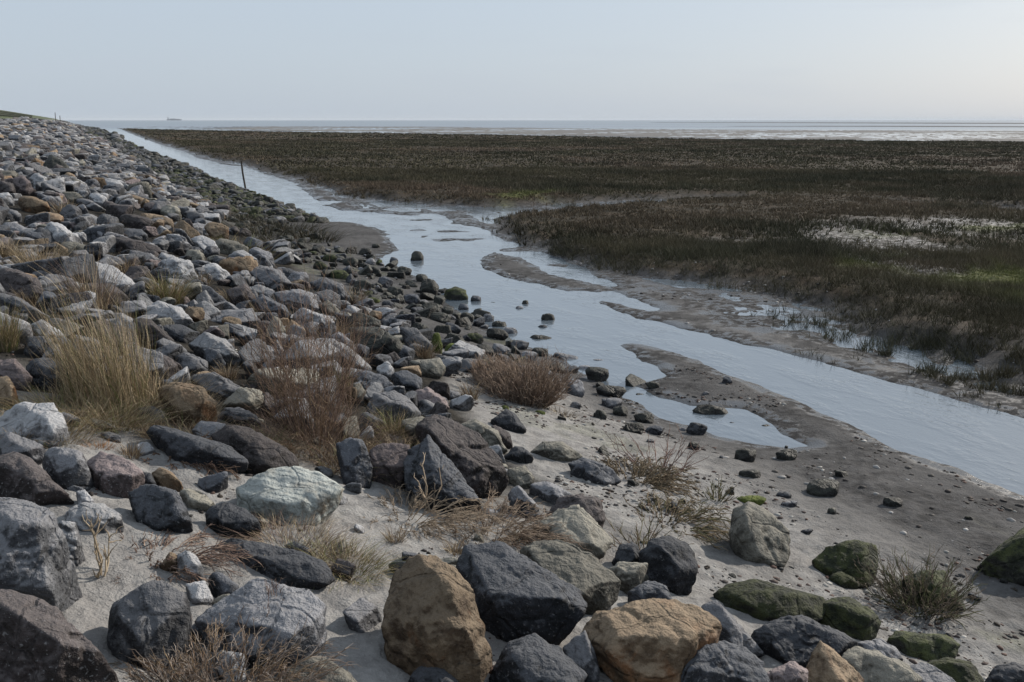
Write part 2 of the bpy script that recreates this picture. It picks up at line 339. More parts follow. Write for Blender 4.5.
# base far below, so the edge of the world is never seen
def disk(name, R, z, mat, n=96):
    a = np.linspace(0, 2*math.pi, n, endpoint=False)
    Vd = np.vstack([[[0, 0, z]]]+[np.stack([q*np.sin(a), q*np.cos(a), np.full(n, z)], 1) for q in (30, 300, 3000, R)])
    k = np.arange(n); k2 = (k+1) % n; F3 = [np.stack([np.zeros(n, int), 1+k2, 1+k], 1)]
    for q in range(3):
        b0 = 1+q*n; F3 += [np.stack([b0+k, b0+k2, b0+n+k2], 1), np.stack([b0+k, b0+n+k2, b0+n+k], 1)]
    return tag(mesh_np(name, Vd, np.vstack(F3), mat), kind='structure')
t = NT('silty_water'); P = t.new('ShaderNodeNewGeometry').outputs['Position']
t.b.inputs['Base Color'].default_value = (.105, .13, .155, 1); ln_ = t.new('ShaderNodeVectorMath', operation='LENGTH'); t.l.new(P, ln_.inputs[0]); t.l.new(t.mr(ln_.outputs['Value'], 150, 500, .025, .28), t.b.inputs['Roughness']); t.b.inputs['IOR'].default_value = 1.75
t.b.inputs['Specular IOR Level'].default_value = .85
mpn = t.new('ShaderNodeMapping'); mpn.inputs['Scale'].default_value = (1.6, .8, 1); mpn.inputs['Rotation'].default_value = (0, 0, .3); t.l.new(P, mpn.inputs[0])
w1 = t.noise(mpn.outputs[0], 7, 3, .5, .4); w2 = t.noise(mpn.outputs[0], 1.1, 3, .5); w3 = t.noise(mpn.outputs[0], 24, 2, .5)
cm = t.math('MULTIPLY', t.mr(w2, .42, .62, .15, 1), w1)
nb = t.bump(cm, .42, .025); nb = t.bump(w3, .16, .012, nb); t.l.new(nb, t.b.inputs['Normal'])
disk('water', 30000, 0.0, t.m)

# ------------------------------------------------------------------ rocks
def hull_planes(pts):
    b = bmesh.new(); vs = [b.verts.new(p) for p in pts]
    bmesh.ops.convex_hull(b, input=vs); b.normal_update(); out = []
    c = np.mean(pts, 0)
    for f in b.faces:
        n = np.array(f.normal[:]); o = float(n@(np.array(f.verts[0].co[:])-c))
        if np.linalg.norm(n) < .5 or f.calc_area() < 1e-7: continue
        if o < 0: n, o = -n, -o
        out.append((n, max(o, .01)))
    b.free(); return c, np.array([n for n, _ in out]), np.array([o for _, o in out])
def carve(c, N, O, lv, size, p=26, rough=1., seed=0, ext=None):
    S, Fc = ICO[lv]
    if ext is not None: S = S*ext; S = S/np.linalg.norm(S, axis=1)[:, None]
    dt = np.maximum(S@N.T, 0)/O[None]
    r_ = 1/np.maximum((dt**p).sum(1)**(1./p), 1e-6)
    Q = S*r_[:, None]*(1.055 if p > 100 else 1.03)
    q = Q/size
    n_ = .045*fbm(q*2.0+seed, 2)+.036*fbm(q*5.5+seed*2, 3)
    n_ = n_ - .03*np.maximum(0, .10-np.abs(fbm(q*2.6+seed*3, 2)))/.10
    if lv >= 4: n_ = n_+.035*fbm(q*16+seed, 3)
    if lv >= 5: n_ = n_+.018*fbm(q*42+seed, 2)
    return c+Q+S*(n_*size*rough)[:, None], Fc
singles = []      # (object, px, py, size px, type, label or None, landmark)
TR = []           # traced footprints (x, y, radius)
def traced(outl, ty, label=None, ridges=(), lm=None, name='boulder', lift=0., p=150, rough=1., cat='rock', thick=1.):
    o = np.array(outl, float); x0, y0 = o.min(0); x1, y1 = o.max(0); sp = (x1-x0+y1-y0)/2
    cx, cy = o.mean(0)
    low = o[o[:, 1] > y1-.18*(y1-y0)]; bx, by = low[:, 0].mean(), low[:, 1].max()
    B = hit(min(max(bx, -250), 1280), by-lift*(y1-y0)); zc = float((B-cC)@cF)
    s_ = sp/FPX*zc; pts = []
    def dep(py): return zc + s_*thick*.62*(y1-py)/(y1-y0)
    for a, b_ in o:
        pts.append(at_depth(a, b_, dep(b_)+rnd.uniform(-.06, .06)*s_))
    for a, b_ in o:
        a2, b2 = cx+(a-cx)*.62, cy+(b_-cy)*.62-.04*(y1-y0)
        if not ridges and rnd.random() < .7: pts.append(at_depth(a2, b2, dep(b2)-s_*thick*rnd.uniform(.22, .36)))
        pts.append(at_depth(cx+(a-cx)*.6, cy+(b_-cy)*.6, dep(b_)+s_*thick*rnd.uniform(.35, .5)))
    for a, b_, k in ridges: pts.append(at_depth(a, b_, dep(b_)-k*s_*thick))
    pts = [list(q) for q in pts]
    fw = np.array([math.sin(YAW), math.cos(YAW), 0])
    g0 = at_depth(cx, y1, zc)
    for k in (0.05, .45, .8):
        for l in (-.25, .25):
            gp = g0+fw*s_*k+cR*s_*l; gz = float(hz_(gp[0], gp[1]))-.06
            if k < .1: gz = g0[2]-.04
            pts.append([gp[0], gp[1], min(gz, g0[2])-.02])
    c, N, O = hull_planes(pts)
    pa = np.array(pts); N2 = rs.normal(size=(26, 3)); N2 /= np.linalg.norm(N2, axis=1)[:, None]
    O2 = ((pa-c)@N2.T).max(0)*rs.uniform(.70, .94, 26); keep_ = (np.abs(N2@cF) > .5) | (N2[:, 2] < -.5); N = np.vstack([N, N2[keep_]]); O = np.concatenate([O, O2[keep_]])
    lv = 6 if sp > 85 else 5 if sp > 34 else 4 if sp > 14 else 3
    e = np.ptp(np.array(pts), axis=0); e = np.clip(e/e.max(), .35, 1)
    Vr, Fc = carve(c, N, O, lv, s_, p, rough, rnd.uniform(0, 90), e)
    base = (c[0], c[1], float(min(Vr[:, 2].min()+.1*s_, c[2])))
    ob = mesh_np(name, Vr, Fc, M[ty], loc=base, smooth=lv >= 5, attrs={'tint': ('FLOAT', np.full(len(Vr), rnd.random()))})
    TR.append((c[0], c[1], .5*(x1-x0)/FPX*zc, .5*s_)); singles.append([ob, cx, cy, sp, ty, label, lm])
    tag(ob, label, cat)
    return ob
def ell(cx, cy, ww, hh, ty, rot=0., label=None, lm=None, name='rock', **k):
    n = rnd.choice((7, 8, 9)); pts = []; a0 = rnd.uniform(0, 6.28)
    for q in range(n):
        a = a0+6.2832*(q+rnd.uniform(-.22, .22))/n
        ca, sa = math.cos(a), math.sin(a); m_ = .5*rnd.uniform(.9, 1.1)
        u_ = math.copysign(abs(ca)**.8, ca)*ww*m_; v_ = math.copysign(abs(sa)**.8, sa)*hh*m_
        if v_ > 0: v_ *= .9
        pts.append((cx+u_*math.cos(rot)-v_*math.sin(rot), cy+u_*math.sin(rot)+v_*math.cos(rot)))
    return traced(pts, ty, label, lm=lm, name=name, **k)

BOULD = [
 ([(-30,500),(0,499),(25,503),(52,512),(60,530),(57,560),(48,604),(0,620),(-40,610)],'grey','large grey boulder at the left edge above the dark brown one',[(30,530,.35),(20,560,.4)],'grey boulder at the left edge'),
 ([(-40,590),(0,590),(45,598),(70,620),(95,648),(110,668),(98,684),(60,702),(-30,712)],'rust','huge dark brown boulder filling the bottom left corner',[(10,610,.35),(60,650,.35)],'huge dark brown corner boulder'),
 ([(56,522),(66,519),(76,524),(79,545),(74,563),(60,570),(55,545)],'pale','narrow white mottled stone squeezed right of the big grey left edge boulder',(),None),
 ([(76,492),(85,490),(94,501),(86,508),(78,505)],'pale','tiny white pointed stone between the black wedge and the sand',(),None),
 ([(54,517),(82,503),(104,504),(120,515),(122,530),(100,532),(72,528)],'pale','flat pale blue-grey slab left of the reddish dry twigs',(),None),
 ([(-12,462),(0,456),(15,452),(32,460),(60,488),(77,503),(60,509),(22,504),(-10,490)],'rust','blackish wedge-shaped boulder sloping down to the right at the left edge',(),'black wedge at the left edge'),
 ([(-12,425),(0,414),(25,401),(52,404),(62,415),(67,430),(60,445),(45,448),(20,440),(-10,436)],'pale','blue and white mottled boulder at the left edge below the grass',[(20,415,.2),(45,425,.3)],'blue and white mottled boulder'),
 ([(-10,434),(12,433),(42,445),(47,455),(32,462),(-5,460)],'grey','low grey stone directly under the blue and white mottled boulder',(),None),
 ([(36,459),(55,445),(80,448),(88,470),(80,490),(62,490)],'grey','smooth mid grey boulder left of the purplish one with a pink face',(),None),
 ([(82,465),(100,452),(113,451),(130,458),(144,472),(134,486),(100,493),(86,492)],'pink','purplish grey boulder with a pinkish right face by the heather tuft',[(120,458,.1),(122,480,.35),(95,470,.3)],'purplish boulder with a pink face'),
 ([(135,476),(141,471),(151,474),(157,485),(147,489),(136,486)],'basalt','small round dark stone left of the golden stone',(),None),
 ([(148,474),(162,467),(171,472),(183,485),(181,492),(157,489)],'brown','golden brown angular stone behind the big blue-black rock',(),'golden angular stone'),
 ([(178,490),(190,487),(202,492),(215,504),(208,513),(184,503)],'olive','flat yellowish brown stone lying right of the golden stone',(),None),
 ([(121,500),(128,487),(150,485),(176,492),(188,513),(193,527),(185,536),(158,531),(125,513)],'basalt','big blue-black rock half sunk in sand with a sloping top',(),'half sunk blue-black rock'),
 ([(206,515),(213,505),(226,503),(253,512),(266,524),(258,538),(215,535),(206,528)],'basalt','blue-black rock left of the pale striped slab bottom',(),None),
 ([(143,432),(155,425),(180,430),(206,440),(232,447),(247,460),(247,474),(225,473),(190,466),(158,452)],'basalt','long low black boulder behind the dead branches',(),'long black boulder'),
 ([(210,438),(228,426),(250,429),(290,450),(300,463),(280,476),(247,476),(218,457)],'rust','large dark brown boulder above the pale striped slab',(),'dark brown boulder above the slab'),
 ([(137,409),(152,406),(165,412),(164,425),(140,424)],'basalt','small blue-grey stone under the tan grass left of the golden rock',(),None),
 ([(216,418),(225,408),(240,407),(256,415),(263,427),(235,429)],'basalt','dark blue stone just left of the reddish twiggy bush',(),None),
 ([(190,433),(200,421),(226,424),(214,438),(200,442)],'grey','small pale-edged grey stone between the black and brown boulders',(),None),
 ([(232,503),(238,488),(270,471),(296,468),(320,474),(347,492),(338,500),(305,517),(288,523),(262,521),(240,512)],'mint','big pale green-grey slab with diagonal striped top lying on sand',[(262,485,.05),(300,492,.2),(262,508,.3)],'pale striped slab'),
 ([(213,549),(235,540),(270,545),(300,551),(325,560),(335,580),(320,589),(280,583),(245,573),(222,561)],'basalt','long dark boulder in the sand below the pale striped slab',[(255,556,.2),(300,568,.25)],'long dark boulder in the sand'),
 ([(282,546),(295,541),(309,548),(313,557),(287,556)],'basalt','small blue stone tucked behind the long dark boulder in the sand',(),None),
 ([(196,622),(225,598),(255,580),(283,582),(308,592),(322,606),(325,632),(316,658),(290,672),(255,675),(215,664),(200,645)],'grey','large flat-topped grey boulder in the foreground behind the dry stalks',[(250,600,.1),(295,640,.35),(230,640,.3)],'flat-topped grey foreground boulder'),
 ([(108,642),(112,606),(130,592),(158,580),(175,578),(187,593),(188,614),(178,642),(150,664),(114,656)],'grey','block-like dark grey boulder standing in sand above the dead weeds',[(122,600,.35),(160,600,.25),(140,640,.4)],'block-like dark grey boulder'),
 ([(177,556),(185,550),(197,556),(203,568),(203,579),(190,583),(178,579)],'pale','small upright blue-grey stone among reddish twigs',(),None),
 ([(159,567),(170,552),(178,556),(177,573),(165,571)],'brown','small brown stone leaning on the small upright blue-grey one',(),None),
 ([(205,584),(210,574),(220,572),(239,586),(238,598),(224,602)],'basalt','small black stone casting shade between the two grey foreground boulders',(),None),
 ([(184,584),(205,581),(213,597),(208,606),(188,603)],'pale','whitish crumbly stone with moss behind the block-like boulder',(),None),
 ([(283,672),(305,658),(325,657),(350,675),(368,692),(340,705),(290,705)],'olive','smooth tan stone at the bottom edge left of the brown boulder',(),'tan stone at the bottom edge'),
 ([(14,684),(22,676),(35,675),(44,684),(36,695),(20,695)],'brown','small rounded ivory-tan stone against the bottom left corner boulder',(),None),
 ([(384,640),(386,605),(391,588),(393,570),(407,559),(438,559),(460,572),(472,595),(482,625),(490,662),(480,682),(458,694),(420,676),(395,658)],'brown','tall golden brown boulder standing upright on the sand in front',[(412,572,.25),(440,585,.42),(455,640,.45),(400,620,.36),(430,650,.42)],'tall golden brown boulder'),
 ([(405,684),(420,668),(433,663),(446,670),(460,684),(450,698),(415,698)],'basalt','rounded blue-grey cobble at the bottom below the tall brown boulder',(),None),
 ([(458,566),(466,546),(497,540),(517,551),(552,572),(580,592),(588,612),(580,629),(558,643),(520,641),(488,650),(476,612)],'basalt','big blue-black boulder with a rounded back beside the tall brown boulder',[(500,560,.1),(530,590,.2),(560,605,.3),(500,610,.4)],'big blue-black boulder'),
 ([(512,552),(535,543),(557,541),(577,546),(598,558),(621,585),(618,604),(600,618),(570,604),(530,575)],'olive','flat olive-tan boulder with a lit top leaning on the blue-black one',[(600,578,.15),(560,560,.1),(590,603,.35)],'flat olive-tan boulder'),
 ([(528,527),(550,515),(575,501),(586,512),(600,528),(613,542),(604,561),(562,547),(535,541)],'olive','pointed greenish grey boulder with one bright right edge',[(577,503,.15),(598,556,.4),(550,535,.3)],'pointed greenish boulder'),
 ([(538,514),(555,499),(575,495),(600,498),(606,520),(603,537),(545,532)],'rust','dark brown rock directly behind the pointed greenish boulder',(),None),
 ([(507,490),(518,484),(540,508),(536,520),(513,512)],'grey','slanted dark grey rock right of the leaning slabs',(),None),
 ([(524,486),(545,480),(573,495),(560,504),(545,502)],'grey','flat grey rock behind the dark brown one',(),None),
 ([(405,446),(411,431),(423,428),(441,450),(470,488),(484,508),(478,519),(450,512),(415,497),(403,472)],'basalt','leaning dark grey slab beside the purple-brown slab',[(420,440,.15),(440,480,.3)],'leaning dark grey slab'),
 ([(414,424),(428,411),(452,419),(478,435),(500,460),(509,480),(502,496),(480,500),(462,472),(438,445)],'rust','long leaning purple-brown slab in the middle of the stones',[(432,432,.35),(470,475,.4),(455,425,.1)],'leaning purple-brown slab'),
 ([(369,450),(385,443),(410,445),(411,463),(401,488),(371,480)],'pink','block with a flat pinkish top left of the leaning slabs',[(373,462,.35),(405,465,.3)],'pink-topped block'),
 ([(336,445),(350,438),(363,440),(372,465),(368,487),(345,480)],'basalt','upright blue-grey stone left of the pink-topped block',(),None),
 ([(405,394),(428,387),(445,399),(450,409),(425,413),(410,403)],'pink','flat pinkish tan stone above the leaning purple-brown slab',(),None),
 ([(365,410),(374,394),(394,391),(410,400),(421,414),(408,433),(385,431),(370,422)],'grey','rounded dark grey boulder with a pale top right of the twiggy bush',(),'rounded boulder by the bush'),
 ([(460,425),(475,419),(498,432),(507,450),(495,456),(474,442)],'olive','tan-brown stone right behind the leaning purple-brown slab',(),None),
 ([(507,469),(525,466),(535,478),(532,488),(510,487)],'olive','small olive block touching the purple-brown slab bottom end',(),None),
 ([(490,421),(506,409),(514,412),(527,431),(508,433),(495,427)],'basalt','lone dark pointed stone on the white sand',(),'lone dark pointed stone'),
 ([(503,458),(515,445),(525,448),(535,458),(516,462)],'basalt','small dark mound of stone on the sand left of the yellowish flat one',(),None),
 ([(530,453),(542,442),(562,442),(584,456),(555,460)],'olive','low yellowish olive stone lying flat on the sand',(),'low yellowish stone'),
 ([(569,464),(582,457),(602,463),(614,470),(623,484),(595,485),(572,475)],'basalt','dark stone under the driftwood twigs',(),None),
 ([(729,532),(735,508),(748,499),(765,509),(790,531),(794,560),(785,569),(760,564),(737,554)],'olive','upright grey-brown boulder standing alone on the sand flat',[(747,512,.35),(752,545,.4),(775,520,.05)],'lone upright boulder'),
 ([(806,567),(825,548),(854,541),(881,545),(880,568),(876,587),(858,590),(828,580)],'moss','dark block of rock with moss low on its front',[(868,552,.3)],'dark block on the sand'),
 ([(826,577),(840,570),(855,577),(863,589),(845,590)],'moss','bright mossy foot stone in front of the dark block',(),None),
 ([(983,562),(1004,543),(1024,525),(1050,518),(1066,580),(1040,588),(1002,584),(990,572)],'moss','big dark green mossy boulder at the right edge',(),'mossy boulder at the right edge'),
 ([(899,579),(920,566),(945,572),(970,613),(955,615),(910,606)],'moss','triangular mossy stone behind the bare twiggy bush',(),None),
 ([(716,594),(728,585),(755,580),(790,589),(822,598),(826,618),(800,624),(750,624),(722,612)],'moss','wide mossy boulder with a pale worn top behind the black rock',(),'wide mossy boulder'),
 ([(816,602),(850,597),(872,610),(882,622),(877,639),(858,643),(820,630)],'moss','squarish bright green mossy boulder',(),'squarish green boulder'),
 ([(878,641),(895,631),(945,635),(961,645),(959,658),(935,662),(900,659)],'moss','long low mossy stone with a dark green face near the bottom right',(),'long low mossy stone'),
 ([(924,665),(947,657),(970,662),(988,681),(960,697),(930,692)],'moss','yellow-green mossy stone at the bottom right edge',(),None),
 ([(984,684),(995,667),(1015,663),(1038,672),(1038,696),(990,697)],'basalt','dark stone in the bottom right corner',(),'bottom right corner stone'),
 ([(840,656),(855,648),(880,652),(905,664),(928,686),(915,702),(860,702),(842,677)],'olive','smooth olive mossy boulder at the bottom right of the tan triangle',(),None),
 ([(858,643),(880,639),(895,647),(905,664),(880,662),(863,657)],'grey','grey stone wedged behind the smooth olive boulder',(),None),
 ([(900,664),(915,659),(935,668),(960,685),(950,702),(915,697)],'grey','grey stone between the olive boulder and the yellow-green one',(),None),
 ([(750,624),(772,614),(795,613),(820,625),(845,635),(864,650),(856,667),(810,672),(770,667),(754,647)],'basalt','long black boulder behind the tan triangular stone',(),'long black boulder near the bottom'),
 ([(804,684),(812,645),(820,640),(838,655),(872,684),(865,704),(808,704)],'brown','tan triangular stone pointing up at the bottom edge',[(822,644,.25),(842,690,.4)],'tan triangular stone'),
 ([(766,674),(790,660),(807,670),(808,692),(768,697)],'pink','small grey-pink stone left of the tan triangular one',(),None),
 ([(583,632),(600,612),(632,601),(665,599),(700,607),(718,622),(721,636),(700,656),(662,682),(620,692),(598,674),(585,652)],'brown','big orange-tan boulder with a broken front at the bottom',[(612,618,.2),(640,645,.4),(690,620,.12),(655,655,.42),(612,655,.35)],'big orange-tan boulder'),
 ([(653,686),(670,656),(700,633),(723,636),(756,658),(774,682),(760,704),(668,706)],'basalt','dark speckled blue-grey boulder at the bottom in front of the orange-tan one',(),None),
 ([(702,606),(717,601),(745,631),(772,662),(750,661),(722,641),(708,622)],'grey','narrow slanted grey granite slab right of the orange-tan boulder',(),None),
 ([(488,674),(505,643),(535,634),(561,650),(586,676),(588,698),(540,706),(495,698)],'basalt','dark blue boulder with a peaked top at the bottom centre',(),'peaked dark blue boulder'),
 ([(563,647),(585,631),(598,660),(600,684),(573,684)],'grey','shaded dark grey stone left of the orange-tan boulder',(),None),
 ([(639,554),(650,540),(668,536),(686,543),(698,562),(696,584),(685,595),(665,587),(645,572)],'basalt','dark rounded boulder above the orange-tan one',(),'dark rounded boulder'),
 ([(612,562),(620,545),(637,542),(642,560),(625,570)],'basalt','small dark blue stone left of the dark rounded boulder',(),None),
 ([(606,572),(620,562),(648,564),(642,579),(622,594)],'olive','olive grey stone in front of the dark rounded boulder',(),None),
 ([(628,591),(645,580),(668,586),(674,601),(640,608),(629,604)],'basalt','blue-grey cobble just above the orange-tan boulder',(),None),
 # the middle slope
 ([(-10,268),(15,269),(38,280),(48,300),(30,307),(-8,298)],'rust','long dark brown boulder at the left edge under a white one',(),'dark brown boulder under a white one'),
 ([(-8,266),(8,264),(25,264),(39,275),(36,284),(10,274)],'pale','white-topped slab at the left edge above the long dark brown boulder',(),None),
 ([(76,270),(85,261),(110,264),(150,293),(152,299),(130,299),(100,287),(75,284)],'pale','long white-topped rock behind the tall tan grass',(),'long white-topped rock'),
 ([(74,298),(84,283),(110,284),(128,297),(122,308),(88,310)],'rust','brown rock half hidden behind the tall tan grass',(),None),
 ([(-8,292),(15,296),(50,317),(42,324),(20,320),(-8,306)],'grey','smooth slanting blue-grey slab at the left edge',(),'slanting blue-grey slab'),
 ([(31,324),(42,319),(66,335),(62,344),(45,347),(34,340)],'pale','white speckled stone left of the tall tan grass',(),None),
 ([(20,365),(45,358),(80,366),(92,384),(70,394),(35,388)],'basalt','dark blue stone beneath the tall tan grass',(),None),
 ([(-6,361),(15,359),(32,377),(30,390),(10,386),(-6,380)],'pink','pinkish boulder at the left edge above the golden one',(),None),
 ([(-6,376),(8,375),(15,388),(13,404),(-6,410)],'brown','golden brown boulder cut by the left edge',(),'golden boulder at the left edge'),
 ([(136,310),(160,301),(180,307),(196,323),(190,330),(165,327),(141,317)],'pale','ochre and white rock above the dark oblong one',(),'ochre and white rock'),
 ([(133,319),(150,319),(173,340),(176,354),(165,360),(145,350),(135,332)],'rust','dark oblong boulder leaning right of the tall tan grass',(),'dark oblong boulder'),
 ([(154,325),(180,325),(203,334),(190,344),(168,340)],'basalt','shaded dark rock under the ochre and white one',(),None),
 ([(174,357),(185,351),(208,362),(206,373),(190,377),(177,369)],'grey','pale-topped grey stone below the bright white triangular rock',(),None),
 ([(188,346),(205,332),(225,339),(242,358),(233,366),(210,364)],'pale','bright white triangular rock on the middle of the slope',(),'bright white triangular rock'),
 ([(192,307),(205,301),(221,311),(219,319),(194,316)],'pale','small white stone above the bright white triangular rock',(),None),
 ([(204,327),(235,324),(257,330),(255,340),(224,336)],'pale','flat white-topped rock right above the white triangular one',(),None),
 ([(196,321),(215,311),(256,308),(262,320),(240,327)],'grey','flat grey rock above the flat white-topped one',(),None),
 ([(189,377),(215,372),(245,389),(258,403),(240,406),(213,397)],'grey','brownish grey rock left of the reddish twiggy bush',(),None),
 ([(158,390),(175,381),(200,387),(216,402),(212,421),(190,430),(166,421)],'brown','golden ochre rock with dry grass hanging over it',(),'golden ochre rock'),
 ([(155,264),(172,257),(190,261),(198,272),(196,287),(175,284),(160,274)],'pale','pale grey block in the middle of the slope',(),None),
 ([(195,267),(215,263),(232,275),(229,284),(205,280)],'pale','light grey rounded block at the centre of the slope',(),None),
 ([(192,284),(210,287),(231,305),(226,312),(198,302)],'basalt','black slab with a slanted side beneath the light grey block',(),None),
 ([(226,291),(245,284),(257,300),(250,310),(233,309)],'rust','dark reddish stone right of the black slab',(),None),
 ([(244,272),(262,266),(280,270),(292,284),(285,292),(258,288)],'grey','broad brownish grey rock above the boxy grey block',(),None),
 ([(274,293),(296,289),(316,294),(319,312),(300,315),(279,307)],'grey','boxy grey block near the foot of the slope',(),'boxy grey block'),
 ([(311,294),(328,289),(340,296),(341,309),(324,310)],'grey','light grey block right of the boxy one',(),None),
 ([(310,283),(325,277),(343,285),(350,298),(345,306),(325,296)],'grey','dark grey slab behind the light grey block',(),None),
 ([(250,302),(262,294),(285,306),(294,318),(275,324),(254,314)],'basalt','black rock below and left of the boxy grey block',(),None),
 ([(244,289),(258,284),(274,290),(273,298),(254,297)],'pale','small pale slab left of the boxy grey block',(),None),
 ([(283,330),(292,320),(305,329),(307,342),(289,343)],'brown','small tan peak of rock behind the twiggy bush',(),None),
 ([(290,314),(302,308),(330,317),(338,328),(325,335),(299,324)],'pale','long white rock above the big rounded white one',(),None),
 ([(308,347),(315,337),(335,340),(358,354),(373,370),(369,377),(345,373),(319,362)],'pale','big rounded white rock right behind the twiggy bush',(),'big rounded white rock'),
 ([(325,336),(338,331),(353,342),(358,354),(344,355)],'grey','grey dome of rock above the big rounded white one',(),None),
 ([(317,306),(328,300),(340,311),(344,321),(330,322)],'olive','pale mossy stone below the light grey block',(),None),
 ([(345,317),(360,312),(381,321),(379,332),(350,332)],'weed','dark weedy slab below the green mossy patch',(),None),
 ([(349,328),(385,327),(402,339),(401,357),(370,361),(354,347)],'weed','dark mossy-edged boulder left of the streaked stone',(),'dark mossy-edged boulder'),
 ([(399,327),(415,327),(433,345),(430,354),(410,350)],'grey','pale streaked stone left of the brown shrub',(),None),
 ([(409,361),(440,358),(446,368),(441,377),(415,376)],'olive','olive brown block above the pinkish tan flat stone',(),None),
 ([(382,347),(395,340),(415,351),(413,363),(390,364)],'basalt','dark humped rock left of the olive brown block',(),None),
 ([(347,375),(365,370),(385,377),(397,388),(375,394),(351,391)],'basalt','blue-black rock below the big rounded white one',(),None),
 ([(376,367),(388,361),(395,371),(391,380),(378,378)],'pale','little white stone right of the big rounded white rock',(),None),
 ([(390,374),(405,370),(423,378),(421,391),(400,390)],'basalt','dark flat rock left of the pinkish tan stone',(),None),
 ([(347,386),(360,383),(366,392),(363,402),(350,404)],'olive','small lichened olive stone by the right side of the twiggy bush',(),None),
 ([(42,165),(50,154),(62,160),(70,168),(70,177),(52,176)],'weed','large dark mossy rock high on the upper slope',(),'dark mossy rock high on the slope'),
]
for o_, ty, lb, rd, lm in BOULD: traced(o_, ty, lb, rd, lm)
# upper slope rocks, each with its own size and colour
ELL = [(112,186,22,14,'pale',.2,'lone bright pale block on the upper slope'),(70,178,14,10,'brown',.3,0),(48,178,15,12,'olive',.1,0),(32,205,34,18,'brown',.15,'low brown slab at the left on the upper slope'),
 (137,202,36,12,'brown',.3,'long flat orange-tan slab on the upper slope'),(171,212,21,15,'olive',.3,0),(97,200,21,14,'pale',.2,0),(152,219,34,11,'brown',.1,0),(195,220,21,17,'basalt',.5,0),(217,231,27,18,'brown',.3,'orange-brown boulder at the right border of the slope'),
 (22,186,22,20,'pink',.1,0),(5,190,20,17,'rust',.2,0),(4,199,20,13,'pale',0,0),(38,183,20,18,'pale',.6,0),(79,190,18,13,'grey',0,0),(71,197,24,12,'olive',.1,0),(70,214,22,20,'grey',.2,0),(93,223,28,14,'pale',.4,0),
 (107,225,23,22,'grey',.3,0),(50,219,36,13,'brown',.1,0),(17,233,40,20,'grey',.3,0),(57,237,36,28,'pale',.5,'large pale slanted block above the wispy grass'),(77,251,40,17,'olive',.2,0),(133,235,32,13,'basalt',.1,0),(137,223,40,16,'rust',.2,0),
 (180,227,20,9,'pale',.1,0),(137,249,52,20,'rust',.3,'wide dark brown rock in the middle of the slope'),(170,263,30,18,'pale',.4,0),(195,257,22,17,'olive',.4,0),(205,246,32,18,'pale',.4,0),(232,249,42,17,'olive',.3,0),(253,244,20,14,'basalt',.3,0),
 (20,316,16,15,'grey',0,0),(58,326,28,15,'grey',.3,0),(38,347,32,24,'basalt',.2,0),(85,204,20,11,'grey',.2,0),(10,216,24,14,'grey',.2,0),(28,262,26,14,'grey',.2,0),(112,262,30,14,'grey',.3,0),(220,262,24,12,'grey',.3,0),
 (62,262,24,14,'rust',.2,0),(262,258,30,16,'grey',.4,0),(290,276,26,14,'basalt',.3,0),(112,208,24,12,'rust',.4,0),(10,166,20,10,'pale',.2,0),(100,172,18,10,'grey',.3,0),(140,186,20,10,'grey',.3,0),(165,196,20,9,'pale',.3,0),(128,175,16,8,'pale',.3,0),
 (232,330,26,14,'basalt',.3,0),(268,330,30,16,'rust',.3,0),(262,352,34,18,'grey',.3,0),(215,300,22,12,'grey',.4,0),(150,285,26,12,'grey',.4,0),(120,320,20,14,'grey',.2,0),(440,402,20,12,'basalt',.3,0),(360,350,20,12,'basalt',.2,0),(335,420,24,18,'basalt',.1,0),(450,395,22,10,'grey',.2,0),
 (20,472,20,16,'brown',.2,0),(110,437,22,10,'grey',.2,0),(68,420,26,14,'grey',.3,0),(100,425,30,12,'olive',.2,0),(350,430,20,14,'rust',.3,0),(200,495,14,9,'grey',.1,0),(236,560,9,6,'grey',0,0),(640,578,22,12,'olive',.1,0),(395,440,22,10,'grey',.2,0),(492,515,22,12,'grey',.3,0),(530,515,26,12,'basalt',.3,0),(600,480,22,10,'grey',.1,0),(462,552,22,10,'pale',0,0),(722,660,20,12,'grey',0,0),(600,605,24,14,'grey',.1,0),(618,625,20,12,'olive',.1,0)]
for a in ELL: ell(a[0], a[1], a[2], a[3], a[4], a[5], a[6] or None, lm={'lone bright pale block on the upper slope': 'bright pale block', 'wide dark brown rock in the middle of the slope': 'wide brown mid-slope rock', 'orange-brown boulder at the right border of the slope': 'orange-brown boulder'}.get(a[6]))
